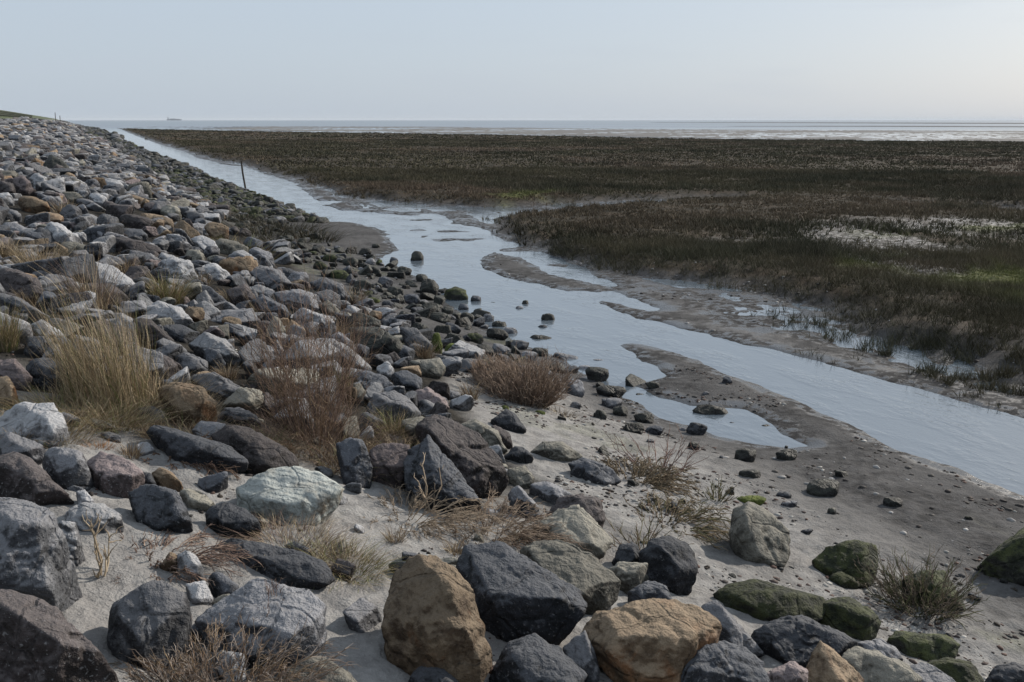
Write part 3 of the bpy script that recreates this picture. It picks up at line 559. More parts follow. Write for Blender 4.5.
# stones in and beside the channel
SH = [(417,257,13,12),(394,261,9,8),(404,271,18,9),(422,278,15,8),(429,288,19,18),(455,296,26,18),(476,300,12,10),(493,304,10,4),(519,309,10,6),(525,304,8,8),(526,314,7,4),(548,319,15,11),(544,328,12,6),(540,339,26,8),(467,317,15,11),(478,312,9,10),(488,320,14,13),(500,326,16,10),(510,332,18,11),(497,334,22,12),
 (599,362,18,6),(566,358,28,9),(597,374,24,15),(611,391,32,13),(575,388,20,19),(585,369,17,8),(612,403,24,11),(621,411,18,12),(645,418,22,13),(547,320,8,5),(655,430,20,9),(588,356,8,3),(634,428,22,12),(600,415,16,10),(575,405,14,8),(540,352,20,10),(556,368,20,10),
 (711,413,38,17),(697,429,23,13),(694,446,14,8),(746,455,22,15),(750,474,24,9),(787,455,22,12),(823,488,36,20),(832,511,10,8),(784,495,18,7),(790,504,18,7),(893,502,20,10),(727,380,12,8),(733,425,11,6),(766,427,12,5),(706,393,8,4),(640,397,12,8),
 (350,262,18,10),(365,252,14,8),(375,272,16,10),(340,275,20,10),(362,285,20,12),(385,282,18,11),(395,292,18,12),(350,300,22,13),(412,300,18,12),(430,308,20,12),(440,318,22,12),(452,328,18,10),(420,328,20,10),(455,340,24,12),(475,338,20,10),(484,350,22,12),(500,350,20,12),(435,345,16,9),(376,246,9,5),(330,258,16,8),(320,266,18,10),(463,308,12,9),(448,310,14,9),(520,345,20,10),(528,357,22,12),(405,315,14,8),(388,305,14,9)]
for a in SH:
    lb = {(417,257): 'lone round stone standing out in the channel water', (548,319): 'dark pointed stone alone in the water right of the shore stones', (711,413): 'largest dark stone at the edge of the small pool', (823,488): 'low double dark stone alone on the grey mud', (540,339): 'flat wet stone lying in the water beside the shore'}.get(a[:2])
    ell(a[0], a[1], a[2], a[3], rnd.choice(['weed', 'weed', 'weed', 'basalt', 'weed', 'moss'] if a[0] < 480 else ['weed', 'basalt', 'grey', 'weed']), rnd.uniform(-.1, .3), lb, name='shore_stone',
        lm={(417,257): 'lone round stone in the channel', (711,413): 'pool-side dark stone', (823,488): 'double stone on the mud', (548,319): 'pointed stone in the water'}.get(a[:2]), thick=.8)

# templates for the countless rest
TEMPL = {}
def templates(lv, n):
    L = []
    for q in range(n):
        k = rs.randint(6, 10); N = rs.normal(size=(k, 3)); N /= np.linalg.norm(N, axis=1)[:, None]
        N = np.vstack([N, [[0, 0, -1], [0, 0, 1], [1, 0, 0], [-1, 0, 0], [0, 1, 0], [0, -1, 0]]]); O = np.concatenate([rs.uniform(.5, .9, k), [.95]*6])
        L.append(carve(np.zeros(3), N, O, lv, 1., 90, 1.1, q*3.1)[0])
    return L
for lv in (1, 2, 3, 4, 5): TEMPL[lv] = templates(lv, 14)
TRA = np.array(TR); TPX = np.array([[q[1], q[2], q[3]] for q in singles])
def place_field(n, xr, yr, size, accept, types, wts, dens_sort=True, flat=.62):
    out = []
    return out
def xf(P, x, y, z, s3, rz, tilt):
    P = P*np.array(s3); ct, st = math.cos(tilt), math.sin(tilt); P = P@np.array([[1, 0, 0], [0, ct, st], [0, -st, ct]])
    c_, s_ = math.cos(rz), math.sin(rz); P = P@np.array([[c_, s_, 0], [-s_, c_, 0], [0, 0, 1]])
    return P+np.array([x, y, z])
# dike slope: jittered grid, stones close together
cand = []
TY1 = ['grey', 'pale', 'basalt', 'rust', 'brown', 'olive', 'pink']; W1 = [.35, .20, .19, .12, .05, .06, .03]
def grid(x0, x1, y0, y1, step):
    a = np.arange(x0, x1, step); b = np.arange(y0, y1, step); A, B = np.meshgrid(a, b); A = A.ravel(); B = B.ravel()
    return A+rs.uniform(-.38, .38, A.size)*step, B+rs.uniform(-.38, .38, A.size)*step
def insand(x, y): return sdf(np.array([x]), np.array([y]), SANDP)[0] < -.02
def add(x0, x1, y0, y1, step, smin, smax, tys, wts, kind, keep=1., base=None, lift=.12):
    a, b = grid(x0, x1, y0, y1, step); z = terrain(a, b)[0]
    for x, y, zz in zip(a, b, z):
        if rs.rand() > keep or zz < (-.10 if y < 25 else -.03): continue
        if kind == 'dike' and x > 3.75+.6*math.sin(y*.7)+.3*math.sin(y*.23): continue
        s = smin+(smax-smin)*rs.rand()**1.6
        P_ = np.array([x, y, zz]); px, py, k = proj(P_)
        if (P_-cC)@cF < .6: continue
        if px[0] < -60 or px[0] > 1100 or py[0] > 760: continue
        dd = np.hypot(TRA[:, 0]-x, TRA[:, 1]-y)-TRA[:, 2]*.7-s*.4
        if dd.min() < 0: continue
        sp_ = 2*s*FPX/k[0]
        if y < 24 and (np.hypot(TPX[:, 0]-px[0], (TPX[:, 1]-py[0])*1.2) < TPX[:, 2]*.37+sp_*.24).any() and (s > .12 or kind != 'dike'): continue
        if kind == 'dike' and (y+.6*x < 6.9 or insand(x, y)): continue
        cand.append((x, y, zz+s*lift, s, tys[rs.choice(len(tys), p=wts)], 2*s*FPX/k[0], px[0], py[0], kind))
add(-4, 3.9, 6, 16, .35, .15, .33, TY1, W1, 'dike')
add(-4, 3.9, 6, 16, .27, .09, .17, TY1, W1, 'dike', lift=.5)
add(-6, 3.9, 16, 40, .40, .17, .36, TY1, W1, 'dike'); add(-6, 3.9, 16, 40, .5, .12, .24, TY1, W1, 'dike', lift=.6)
add(-8.7, 3.9, 40, 90, .58, .24, .42, TY1, W1, 'dike')
add(-8.6, 3.9, 90, 190, .95, .36, .62, TY1, W1, 'dike'); add(-8.6, 3.9, 190, 420, 1.9, .7, 1.05, TY1, W1, 'dike')
TY2 = ['weed', 'basalt', 'moss', 'grey']; W2 = [.70, .19, .05, .06]; W3 = [.55, .12, .30, .03]
add(4.0, 5.9, 9.5, 22, .27, .07, .19, TY2, W2, 'shore', keep=.8)
add(3.9, 5.6, 22, 29, .36, .08, .2, TY2, W2, 'shore', keep=.5)
add(3.5, 7.0, 29, 60, .32, .12, .24, TY2, W3, 'shore', keep=.9); add(3.5, 9.2, 60, 150, .6, .22, .42, TY2, W2, 'shore', keep=.95); add(3.5, 11, 150, 420, 1.5, .5, .9, TY2, W2, 'shore')
# little stones among the foreground boulders
add(-.6, 2.6, 2.9, 8, .30, .035, .09, ['basalt', 'grey', 'olive', 'pale', 'rust'], [.3, .25, .2, .1, .15], 'near', keep=.5)
add(3.3, 5.9, 4, 9, .5, .02, .06, TY2, W2, 'near', keep=.5)
# those that show largest stand alone, the rest is one mass
cand.sort(key=lambda c: -c[5]); room = max(0, 296-len(singles)); pick = []; rest = []
def wlim(c):     # keep stones out of the channel
    return True
for c in cand:
    vis = -8 < c[6] < 1032 and 120 < c[7] < 690
    (pick if (vis and len(pick) < room) else rest).append(c)
for c in pick:
    x, y, z, s, ty, spx, px, py, kd = c
    lv = 5 if spx > 26 else 4
    P_ = xf(TEMPL[lv][rs.randint(14)], x, y, z, (s, s*rs.uniform(.6, .95), s*rs.uniform(.55, .9)), rs.uniform(0, 6.28), rs.uniform(-.6, .6))
    ob = mesh_np('rock' if kd != 'shore' else 'shore_stone', P_, ICO[lv][1], M[ty], loc=(x, y, z-.4*s), smooth=lv >= 5, attrs={'tint': ('FLOAT', np.full(len(P_), rs.rand()))})
    ob['category'] = 'rock'; singles.append([ob, px, py, spx, ty, None, None])
MK = list(M.keys())
def mass(name, L):
    Vs, Fs, Ms, Ts, off = [], [], [], [], 0
    for x, y, z, s, ty, spx, px, py, kd in L:
        lv = 4 if spx > 15 else 3 if spx > 7 else 2 if spx > 3.5 else 1
        P_ = xf(TEMPL[lv][rs.randint(14)], x, y, z, (s, s*rs.uniform(.6, .95), s*rs.uniform(.55, .9)), rs.uniform(0, 6.28), rs.uniform(-.6, .6))
        Vs.append(P_); Fs.append(ICO[lv][1]+off); Ms.append(np.full(len(ICO[lv][1]), MK.index(ty))); Ts.append(np.full(len(P_), rs.rand())); off += len(P_)
    if not Vs: return
    print(name, len(L), 'stones', sum(len(f) for f in Fs), 'tris')
    return mesh_np(name, np.vstack(Vs), np.vstack(Fs), [M[k] for k in MK], smooth=False, attrs={'tint': ('FLOAT', np.concatenate(Ts))}, midx=np.concatenate(Ms))
tag(mass('riprap_stones', [c for c in rest if c[8] == 'dike']), 'mass of grey, tan and white stones covering the dike slope', 'rocks', kind='stuff')
tag(mass('shore_stones', [c for c in rest if c[8] == 'shore']), 'band of small dark weedy stones along the foot of the dike', 'stones', kind='stuff')
tag(mass('gravel', [c for c in rest if c[8] == 'near']), 'scattered small gravel stones on the sand between the boulders', 'gravel', kind='stuff')

# ------------------------------------------------------------------ moss cushions
M['algae'] = rock_mat('bright_green_moss', (.05, .065, .015), (.12, .145, .03), None, 0, .05, moss=.35, rough=.95)
for a in [(391,318,34,11,'bright green moss patch on the dark stones below the boxy blocks'),(454,351,24,20,'bright green moss cushion left of the brown shrub'),(437,342,15,24,'dark green hanging moss clump on the stone edge left of the brown shrub'),
          (752,500,46,12,'flat yellow-green moss mat on the grey sand above the lone upright boulder'),(505,407,12,6,'tiny green moss tuft on the white sand below the brown shrub'),(540,412,16,5,'thin flat green moss strip on the white sand below the brown shrub'),(372,300,22,7,'green moss patch on the wet sand by the shore stones')]:
    o = ell(a[0], a[1], a[2], a[3], 'algae', 0, a[4], name='moss_cushion', cat='moss', thick=.9, rough=1.8) if False else traced(
        [(a[0]-a[2]/2, a[1]), (a[0]-a[2]*.3, a[1]-a[3]*.45), (a[0]+a[2]*.15, a[1]-a[3]*.5), (a[0]+a[2]*.45, a[1]-a[3]*.1), (a[0]+a[2]*.35, a[1]+a[3]*.4), (a[0]-a[2]*.2, a[1]+a[3]*.5)],
        'algae', a[4], name='moss_cushion', cat='moss', rough=1.8, p=8)
    singles.pop(); TR.pop()

# ------------------------------------------------------------------ plants
def plant_mat(name, rough=.8):
    t = NT(name); a = t.new('ShaderNodeVertexColor', layer_name='col'); t.l.new(a.outputs['Color'], t.b.inputs['Base Color'])
    t.b.inputs['Roughness'].default_value = rough; t.b.inputs['Specular IOR Level'].default_value = .2
    return t.m
PM = plant_mat('dry_plant'); MM = plant_mat('marsh_plant', .9)
def strips(P, W, side):
    """P (n,k,3) polylines, W (n,k) half widths, side (n,3)"""
    n, k, _ = P.shape; A = P-side[:, None]*W[..., None]; B = P+side[:, None]*W[..., None]
    Vv = np.stack([A, B], 2).reshape(-1, 3); b = (np.arange(n)[:, None]*k+np.arange(k-1)[None]).ravel()*2
    return Vv, np.stack([b, b+1, b+3, b+2], 1)
def tubes(P, W):
    n, k, _ = P.shape; d = P[:, -1]-P[:, 0]; d /= np.linalg.norm(d, axis=1)[:, None]+1e-9
    u = np.cross(d, np.where(np.abs(d[:, 2:3]) < .8, np.array([[0, 0, 1.]]), np.array([[1., 0, 0]]))); u /= np.linalg.norm(u, axis=1)[:, None]+1e-9; v = np.cross(d, u)
    R_ = [P+(u*math.cos(a)+v*math.sin(a))[:, None]*W[..., None] for a in (0, 2.09, 4.19)]
    Vv = np.stack(R_, 2).reshape(-1, 3); b = (np.arange(n)[:, None]*k+np.arange(k-1)[None]).ravel()*3
    return Vv, np.vstack([np.stack([b+i_, b+(i_+1) % 3, b+3+(i_+1) % 3, b+3+i_], 1) for i_ in range(3)])
def colors(n, per, pal, var=.3):
    pal = np.array(pal); c = pal[rs.randint(len(pal), size=n)]*rs.uniform(1-var, 1+var, (n, 1))
    return np.repeat(np.hstack([np.clip(c, 0, 1), np.ones((n, 1))]), per, 0)
TAN = [(.34, .265, .165), (.26, .20, .125), (.42, .345, .23), (.19, .14, .09)]
GRN = [(.12, .14, .045), (.18, .18, .07), (.30, .24, .12), (.24, .18, .09)]
RED = [(.15, .10, .08), (.20, .14, .11), (.11, .075, .06), (.26, .19, .145)]
BRN = [(.17, .115, .075), (.12, .08, .055), (.22, .16, .10)]
GRY = [(.23, .19, .16), (.30, .25, .21), (.15, .12, .10)]
def grass_clump(px, py, hpx, wpx, n, pal, label, lean=(0, 0), droop=.35, name='grass_tuft', wid=.0015, cat='grass', group='dry grass tufts between the stones', foot=.22, spread=.42):
    B = hit(px, py); zc = float((B-cC)@cF); H = hpx/FPX*zc; Wd = wpx/FPX*zc
    a = rs.uniform(0, 6.283, n); q = np.sqrt(rs.rand(n)); bx = np.cos(a)*q*Wd*foot; by = np.sin(a)*q*Wd*foot
    L = H*rs.uniform(.35, 1.08, n); sp = (q*.8+rs.rand(n)*.5)*Wd*spread
    a2 = a+rs.normal(0, .6, n); dx = np.cos(a2)*sp+lean[0]*L; dy = np.sin(a2)*sp+lean[1]*L
    t_ = np.array([0, .3, .62, 1.])
    P = np.zeros((n, 4, 3)); P[..., 0] = B[0]+bx[:, None]+dx[:, None]*t_**1.7; P[..., 1] = B[1]+by[:, None]+dy[:, None]*t_**1.7
    zb = hz_(B[0]+bx, B[1]+by); P[..., 2] = np.minimum(zb, B[2]+.05)[:, None]-.03+L[:, None]*(t_-droop*t_**3*rs.uniform(.2, 1, (n, 1)))
    P[:, 1:] += rs.normal(0, .03*H, (n, 3, 3)); P[:, 2:] += rs.normal(0, .03*H, (n, 1, 3))
    Wb = np.array([1, .9, .65, .15])[None]*wid*rs.uniform(.6, 1.3, (n, 1))*max(1, zc/6); s_ = rs.normal(size=(n, 3)); s_[:, 2] = 0; s_ /= np.linalg.norm(s_, axis=1)[:, None]
    Vv, Ff = strips(P, Wb, s_)
    return tag(mesh_np(name, Vv, Ff, PM, loc=B, smooth=False, attrs={'col': ('FLOAT_COLOR', colors(n, 8, pal))}), label, cat, group)
def bush(px, py, hpx, wpx, n1, n2_, n3_, pal, label, up=.9, name='twiggy_bush', wid=.003, lean=(0, 0), cat='bush', arch=0., group='bare twiggy bushes on the shore', foot=.15):
    B = hit(px, py); zc = float((B-cC)@cF); H = hpx/FPX*zc; Wd = wpx/FPX*zc; t_ = np.array([0, .33, .66, 1.])
    wid = 1.35*wid*max(.8, zc/6)
    def gen(base, dirs, L, w0, wig):
        n = len(base); P = base[:, None]+dirs[:, None]*L[:, None, None]*t_[None, :, None]
        P[:, 1:] += rs.normal(0, 1, (n, 3, 3))*(wig*L)[:, None, None]
        P[..., 2] -= arch*L[:, None]*t_**2
        return P, w0*np.array([1, .85, .65, .35])[None]*np.ones((n, 1))
    a = rs.uniform(0, 6.283, n1); q = np.sqrt(rs.rand(n1))
    b0 = np.stack([B[0]+np.cos(a)*q*Wd*foot, B[1]+np.sin(a)*q*Wd*foot, np.full(n1, B[2]-.03)], 1)
    tip = np.stack([np.cos(a)*q*Wd*.5+lean[0]*H, np.sin(a)*q*Wd*.5+lean[1]*H, H*up*rs.uniform(.55, 1.05, n1)*(1-.35*q**2)], 1)
    L = np.linalg.norm(tip, axis=1); P1, W1_ = gen(b0, tip/L[:, None], L, wid*1.5, .04)
    def child(Pp, n, lf, spread, w0):
        i_ = rs.randint(len(Pp), size=n); f = rs.uniform(.15, .98, n)*3; k = np.minimum(f.astype(int), 2); fr = (f-k)[:, None]
        b = Pp[i_, k]*(1-fr)+Pp[i_, k+1]*fr; d = Pp[i_, 3]-Pp[i_, 0]; pl = np.linalg.norm(d, axis=1); d = d/pl[:, None]
        d = d+rs.normal(0, spread, (n, 3)); d /= np.linalg.norm(d, axis=1)[:, None]
        return gen(b, d, pl*rs.uniform(.5, 1.2, n)*lf, w0, .06)
    P2, W2_ = child(P1, n2_, .38, .36, wid); P3, W3_ = child(P2, n3_, .5, .45, wid*.7)
    P = np.concatenate([P1, P2, P3]); W_ = np.concatenate([W1_, W2_, W3_]); Vv, Ff = tubes(P, W_)
    return tag(mesh_np(name, Vv, Ff, PM, loc=B, attrs={'col': ('FLOAT_COLOR', colors(len(P), 12, pal))}), label, cat, group)
LMX = [('tall tan grass clump', 105, 350), ('reddish twiggy bush', 305, 385), ('brown shrub', 520, 372), ('wispy grass at the upper left', 40, 258)]
grass_clump(112, 404, 130, 88, 1250, TAN+TAN+GRN[:1]+[(.45,.36,.22)], 'tall tan grass clump, the largest tuft on the stones', lean=(-.14, .05), droop=.22, foot=.46, spread=.22)
grass_clump(150, 408, 46, 90, 1000, TAN, 'low spill of tan grass at the right foot of the tallest clump', foot=.45)
grass_clump(80, 418, 36, 120, 1300, GRN+TAN, 'low greenish brown grass in front of the tallest clump', foot=.45)
grass_clump(42, 280, 46, 64, 1000, TAN, 'wispy tan grass tuft on the upper left of the slope', lean=(.1, 0))
grass_clump(8, 262, 32, 46, 500, TAN, 'small tan tuft at the left edge beside the wispy one')
grass_clump(168, 306, 44, 52, 700, GRN+TAN, 'greenish tuft behind the ochre and white rock', lean=(.1, 0))
grass_clump(6, 350, 60, 40, 600, GRN+TAN, 'green and tan tuft against the left edge below the blue-grey slab')
grass_clump(92, 312, 66, 84, 320, RED+TAN, 'thin reddish stalks rising behind the tallest tan clump', droop=.05, name='dry_stalks', cat='stalks')
grass_clump(200, 425, 46, 46, 800, TAN, 'tan grass hanging over the golden ochre rock')
grass_clump(160, 412, 30, 24, 120, TAN, 'little tan tuft left of the golden ochre rock')
grass_clump(98, 447, 14, 26, 240, [(.38, .20, .08), (.30, .15, .06)], 'small rusty orange heather tuft by the purplish boulder', name='heather_tuft', cat='heather', foot=.45)
bush(312, 440, 146, 88, 140, 800, 900, RED+BRN+[(.24,.16,.12)], 'tall reddish brown twiggy bush in the middle of the slope', up=1.05, wid=.0010, foot=.25)
grass_clump(320, 446, 42, 120, 1500, BRN+RED, 'low brown grass round the foot of the tall twiggy bush', foot=.45)
grass_clump(395, 440, 40, 60, 700, GRN+TAN, 'greenish tan tuft below the rounded dark boulder')
grass_clump(345, 398, 48, 24, 120, GRN, 'yellow-green stalks right of the tall twiggy bush', droop=.1)
bush(526, 402, 50, 56, 330, 1700, 2000, [(.20, .15, .115), (.27, .205, .155), (.14, .10, .078)], 'dense dome of brown shrub by the water', up=.95, wid=.0015, name='brown_shrub', foot=.40)
bush(494, 384, 34, 30, 160, 800, 900, [(.22, .165, .125), (.28, .21, .16)], 'paler left shoulder of brown shrub above the white sand', up=.95, wid=.0015, name='brown_shrub', foot=.40)
bush(480, 530, 66, 110, 130, 1300, 1500, [(.20, .15, .11), (.27, .21, .155), (.14, .10, .075)], 'tangle of pale brown dry weeds below the leaning slabs', up=.6, wid=.0017, arch=.3, foot=.4)
bush(400, 515, 50, 120, 120, 1200, 1400, [(.28, .22, .16), (.21, .165, .12)], 'straw-coloured tangle right of the pale striped slab', up=.6, wid=.0017, arch=.3, foot=.4)
bush(432, 512, 60, 40, 7, 18, 12, [(.34, .27, .20)], 'few bleached dead stems standing in the straw tangle', up=.95, wid=.0035)
grass_clump(290, 548, 30, 100, 1300, RED+TAN, 'brown matted grass between the slab and the long dark boulder', foot=.5, droop=.5)
grass_clump(340, 566, 30, 80, 1100, GRN+GRN+TAN, 'green and straw tuft spilling on the sand', foot=.5, droop=.5)
bush(150, 560, 52, 120, 110, 1000, 1200, RED, 'low reddish twig tangle on the sand below the blue-black rock', up=.55, wid=.0018, arch=.3, foot=.35)
bush(100, 575, 66, 44, 6, 20, 14, [(.38, .31, .22), (.30, .24, .17)], 'bleached forked dead twig standing on the sand at left', up=.95, wid=.0032)
bush(222, 700, 108, 150, 190, 1300, 1500, GRY+BRN, 'grey-brown dead weeds in front of the flat-topped boulder', up=.85, wid=.0014, arch=.25, foot=.4)
bush(268, 650, 92, 30, 14, 100, 90, RED, 'thin reddish upright stalks crossing the flat-topped boulder', up=.98, wid=.0013)
bush(165, 690, 56, 70, 90, 700, 800, GRY+BRN, 'smaller dead weed tangle left of the grey-brown one', up=.8, wid=.0014, arch=.25, foot=.4)
bush(170, 452, 46, 100, 100, 800, 900, [(.10, .065, .05), (.15, .10, .07)], 'dark brown dead branches piled behind the long black boulder', up=.45, wid=.0026, arch=.35, foot=.4, name='dead_branches', cat='branches')
bush(330, 470, 42, 90, 90, 800, 900, [(.12, .08, .06), (.18, .13, .09)], 'dark dead twigs above the right end of the pale slab', up=.5, wid=.002, arch=.3, foot=.4)
bush(632, 478, 44, 78, 100, 900, 900, [(.12, .095, .06), (.17, .13, .085)], 'driftwood and weed tangle hanging on the dark stone', up=.6, wid=.0022, arch=.3, foot=.35)
bush(662, 520, 46, 92, 110, 1100, 1200, [(.12, .09, .055), (.17, .13, .08), (.09, .085, .04)], 'low brown matted bush on the sand', up=.55, wid=.002, arch=.3, foot=.4)
bush(655, 478, 56, 90, 16, 70, 60, [(.17, .11, .09)], 'sparse reddish bare sprig on the bare sand', up=.9, wid=.0018)
bush(640, 548, 42, 80, 26, 90, 60, [(.14, .10, .07), (.11, .10, .05)], 'bare spreading twigs above the dark rounded boulder', up=.7, wid=.0022)
bush(716, 500, 28, 34, 24, 60, 30, [(.10, .10, .05), (.14, .11, .07)], 'small upright dark sprig beside the yellow moss mat', up=.9, wid=.002)
bush(922, 612, 58, 96, 70, 600, 700, [(.10, .085, .06), (.14, .11, .085), (.08, .085, .04)], 'bare twiggy bush in front of the triangular mossy stone', up=.85, wid=.0020)
bush(686, 622, 24, 60, 20, 90, 90, [(.12, .09, .05), (.10, .10, .04)], 'thin creeping twigs between the boulders above the slanted slab', up=.6, wid=.0016)
grass_clump(560, 414, 14, 34, 160, GRY+TAN, 'tiny bleached grass patch on the sand under the shrub', foot=.5, droop=.5)
grass_clump(240, 252, 22, 70, 300, BRN+GRN, 'brown scrubby grass at the foot of the slope', foot=.5, name='scrub_tuft')
grass_clump(205, 212, 18, 54, 240, RED+TAN, 'reddish tan scrub on the slope edge above the scrubby foot grass', foot=.5, name='scrub_tuft')
for a, b, c, d in ((262,236,20,60),(292,232,18,64),(315,240,14,46),(278,246,14,50),(240,222,14,44)):
    grass_clump(a, b, c, d, 380, [(.05, .045, .03), (.07, .055, .035), (.035, .038, .02)], {262: 'dark weed clump, the tallest in the dark patch by the channel bend', 292: 'dark weed clump nearest the mud spit', 315: 'small dark weed clump at the tip of the mud spit', 278: 'low dark weed clump nearest the slope', 240: 'dark weed clump farthest up the shore'}[a], foot=.5, name='weed_clump', cat='weeds', group='dark weeds at the channel bend', droop=.1)
for a, b, c, d, lb_ in ((40,440,30,90,'low straw and green grass strip left of the purplish boulder'),(200,442,30,80,'low straw grass between the ochre rock and the black boulder'),(360,470,34,80,'matted brown grass right of the tall twiggy bush foot'),(120,425,34,70,'olive brown matted grass behind the heather tuft'),(260,452,30,60,'brown matted grass left of the tall twiggy bush foot'),(400,462,30,60,'straw grass behind the leaning slabs')):
    grass_clump(a, b, c, d, 900, BRN+TAN+GRN[:1], lb_, foot=.5, droop=.4)
# small unlabelled-looking wisps are still tufts of their own
W_ = [(28,300),(62,345),(130,268),(232,300),(200,282),(260,312),(355,300),(372,345),(330,362),(425,352),(228,372),(150,432),(280,415),(390,455),(20,438),(60,398),(130,450),(395,535),(520,535),(455,548),(470,392),(340,330),(300,300),(110,235),(66,212),(180,240)]
for q, (a, b) in enumerate(W_):
    grass_clump(a, b+6, 26, 32, 180, TAN+BRN, None, name='grass_wisp')['wp'] = (a, b)

# ------------------------------------------------------------------ marsh vegetation
def marsh(n, d0, d1, w0, h0, h1, nb, pw):
    az = rs.uniform(math.radians(-3), math.radians(54), n); D = np.sqrt(rs.uniform(d0**2, d1**2, n))
    x = D*np.sin(az); y = D*np.cos(az); z, dw_, dm_, _ = terrain(x, y)
    cl = n2(x, y, 1.2, 2, 60); hf = n2(x, y, 2.2, 2, 64)+.35*n2(x, y, 6, 2, 65)
    den = sstep(.25, -.35, dm_+cl*1.8)*(.35+.65*sstep(-.2, -2.0, dm_+cl*3))
    rag = sstep(17, 13, D)*sstep(-4.5, -1.5, dm_+cl*2); den = den*(1-rag)+rag*sstep(.02, .07, hf)*sstep(1.5, .2, dm_+cl*1.5)
    br = bare_f(x, y); den = den*(1-.82*br)*(.45+.55*sstep(-.25, .05, n2(x, y, .5, 2, 61)))
    k = (rs.rand(n) < den) & (dw_ > .05); x, y, z = x[k], y[k], z[k]; m = len(x)
    pat = n2(x, y*.6, .09, 3, 70); pat2 = n2(x, y, .3, 3, 71); grn = alg_f(x, y)
    c = np.zeros((m, 3))+np.array([.080, .070, .042])
    c = c+(np.array([.145, .108, .076])-c)*np.clip(sstep(-.04, .14, pat)+.6*sstep(19, 24, y)*sstep(33, 28, y)*sstep(11, 13, x), 0, 1)[:, None]
    c = c+(np.array([.045, .047, .028])-c)*sstep(.0, .16, pat2)[:, None]*.7
    c = c+(np.array([.14, .16, .045])-c)*grn[:, None]*.6
    c = c*rs.uniform(.65, 1.35, (m, 1))*(1+1.1*n2(x, y*.5, .35, 3, 73))[:, None]
    h = rs.uniform(h0, h1, m)*(1-.45*grn)*np.clip(1+1.6*pat2+1.2*n2(x, y, 1.5, 2, 72), .35, 1.9)
    P = []; 
    base = np.stack([x, y, z-.02], 1)
    for q in range(nb):
        a = rs.uniform(0, 6.283, m); tl = rs.uniform(.1, .95, m)*h; s_ = rs.uniform(0, 6.283, m)
        off = np.stack([np.cos(a), np.sin(a), 0*a], 1)*(w0*1.2*rs.rand(m))[:, None]
        sd = np.stack([np.cos(s_), np.sin(s_), 0*s_], 1)*w0*.5
        tip = base+off+np.stack([np.cos(a)*tl, np.sin(a)*tl, h*rs.uniform(.55, 1.1, m)], 1)
        P.append(np.stack([base+off-sd, base+off+sd, tip], 1))
    P = np.concatenate(P); Vv = P.reshape(-1, 3); Ff = np.arange(len(Vv)).reshape(-1, 3)
    cc = np.tile(c, (nb, 1))*rs.uniform(.8, 1.2, (m*nb, 1)); cc = np.repeat(np.hstack([np.clip(cc, 0, 1), np.ones((m*nb, 1))]), 3, 0)
    print('marsh', m, len(Ff)); return Vv, Ff, cc
mv = [marsh(150000, 8, 24, .009, .07, .22, 5, 1), marsh(150000, 24, 60, .026, .07, .20, 5, 1), marsh(140000, 60, 150, .10, .06, .18, 3, 1), marsh(70000, 150, 370, .4, .06, .18, 3, 1)]
off = 0; VV, FF, CC = [], [], []
for a, b, c in mv: VV.append(a); FF.append(b+off); CC.append(c); off += len(a)
tag(mesh_np('marsh_plants', np.vstack(VV), np.vstack(FF), MM, smooth=False, attrs={'col': ('FLOAT_COLOR', np.vstack(CC))}), 'low dark brown and green saltmarsh plants covering the flats', 'marsh plants', kind='stuff')

# litter of shells and dark bits on the sand and mud
def litter(n, kindname, label, cat, pal, smin, smax, xr, yr, clump):
    x = rs.uniform(*xr, n); y = rs.uniform(*yr, n); z, dw_, dm_, _ = terrain(x, y)
    k = (dw_ > .05) & (z > .0) & (rs.rand(n) < sstep(-.02, .16, n2(x, y, clump, 3, 80))); x, y, z = x[k], y[k], z[k]; m = len(x)
    s = smin+(smax-smin)*rs.rand(m)**3; S = ICO[1][0][:, :]; F1 = ICO[1][1]
    sc = np.stack([s, s*rs.uniform(.5, 1, m), s*rs.uniform(.25, .6, m)], 1); a = rs.uniform(0, 6.283, m)
    Pp = S[None]*sc[:, None]*rs.uniform(.7, 1.3, (m, 12, 1)); X_ = Pp[..., 0]*np.cos(a)[:, None]-Pp[..., 1]*np.sin(a)[:, None]; Y_ = Pp[..., 0]*np.sin(a)[:, None]+Pp[..., 1]*np.cos(a)[:, None]
    Pp = np.stack([X_+x[:, None], Y_+y[:, None], Pp[..., 2]+z[:, None]], -1).reshape(-1, 3)
    Ff = (F1[None]+12*np.arange(m)[:, None, None]).reshape(-1, 3)
    print(kindname, m); return tag(mesh_np(kindname, Pp, Ff, PM, smooth=False, attrs={'col': ('FLOAT_COLOR', colors(m, 12, pal))}), label, cat, kind='stuff')
litter(34000, 'beach_litter', 'dark crumbs, shells and bits strewn over the pale sand', 'litter', [(.03, .025, .02), (.06, .045, .04), (.04, .04, .04), (.30, .29, .27), (.08, .05, .04), (.035, .03, .028)], .004, .028, (-.5, 6.8), (2.4, 10), 1.3)
litter(5000, 'mud_crumbs', 'dark clods and shell bits scattered over the mud flats', 'mud clods', [(.035, .03, .028), (.06, .055, .05), (.30, .29, .28)], .008, .045, (4.5, 12), (4, 24), .8)

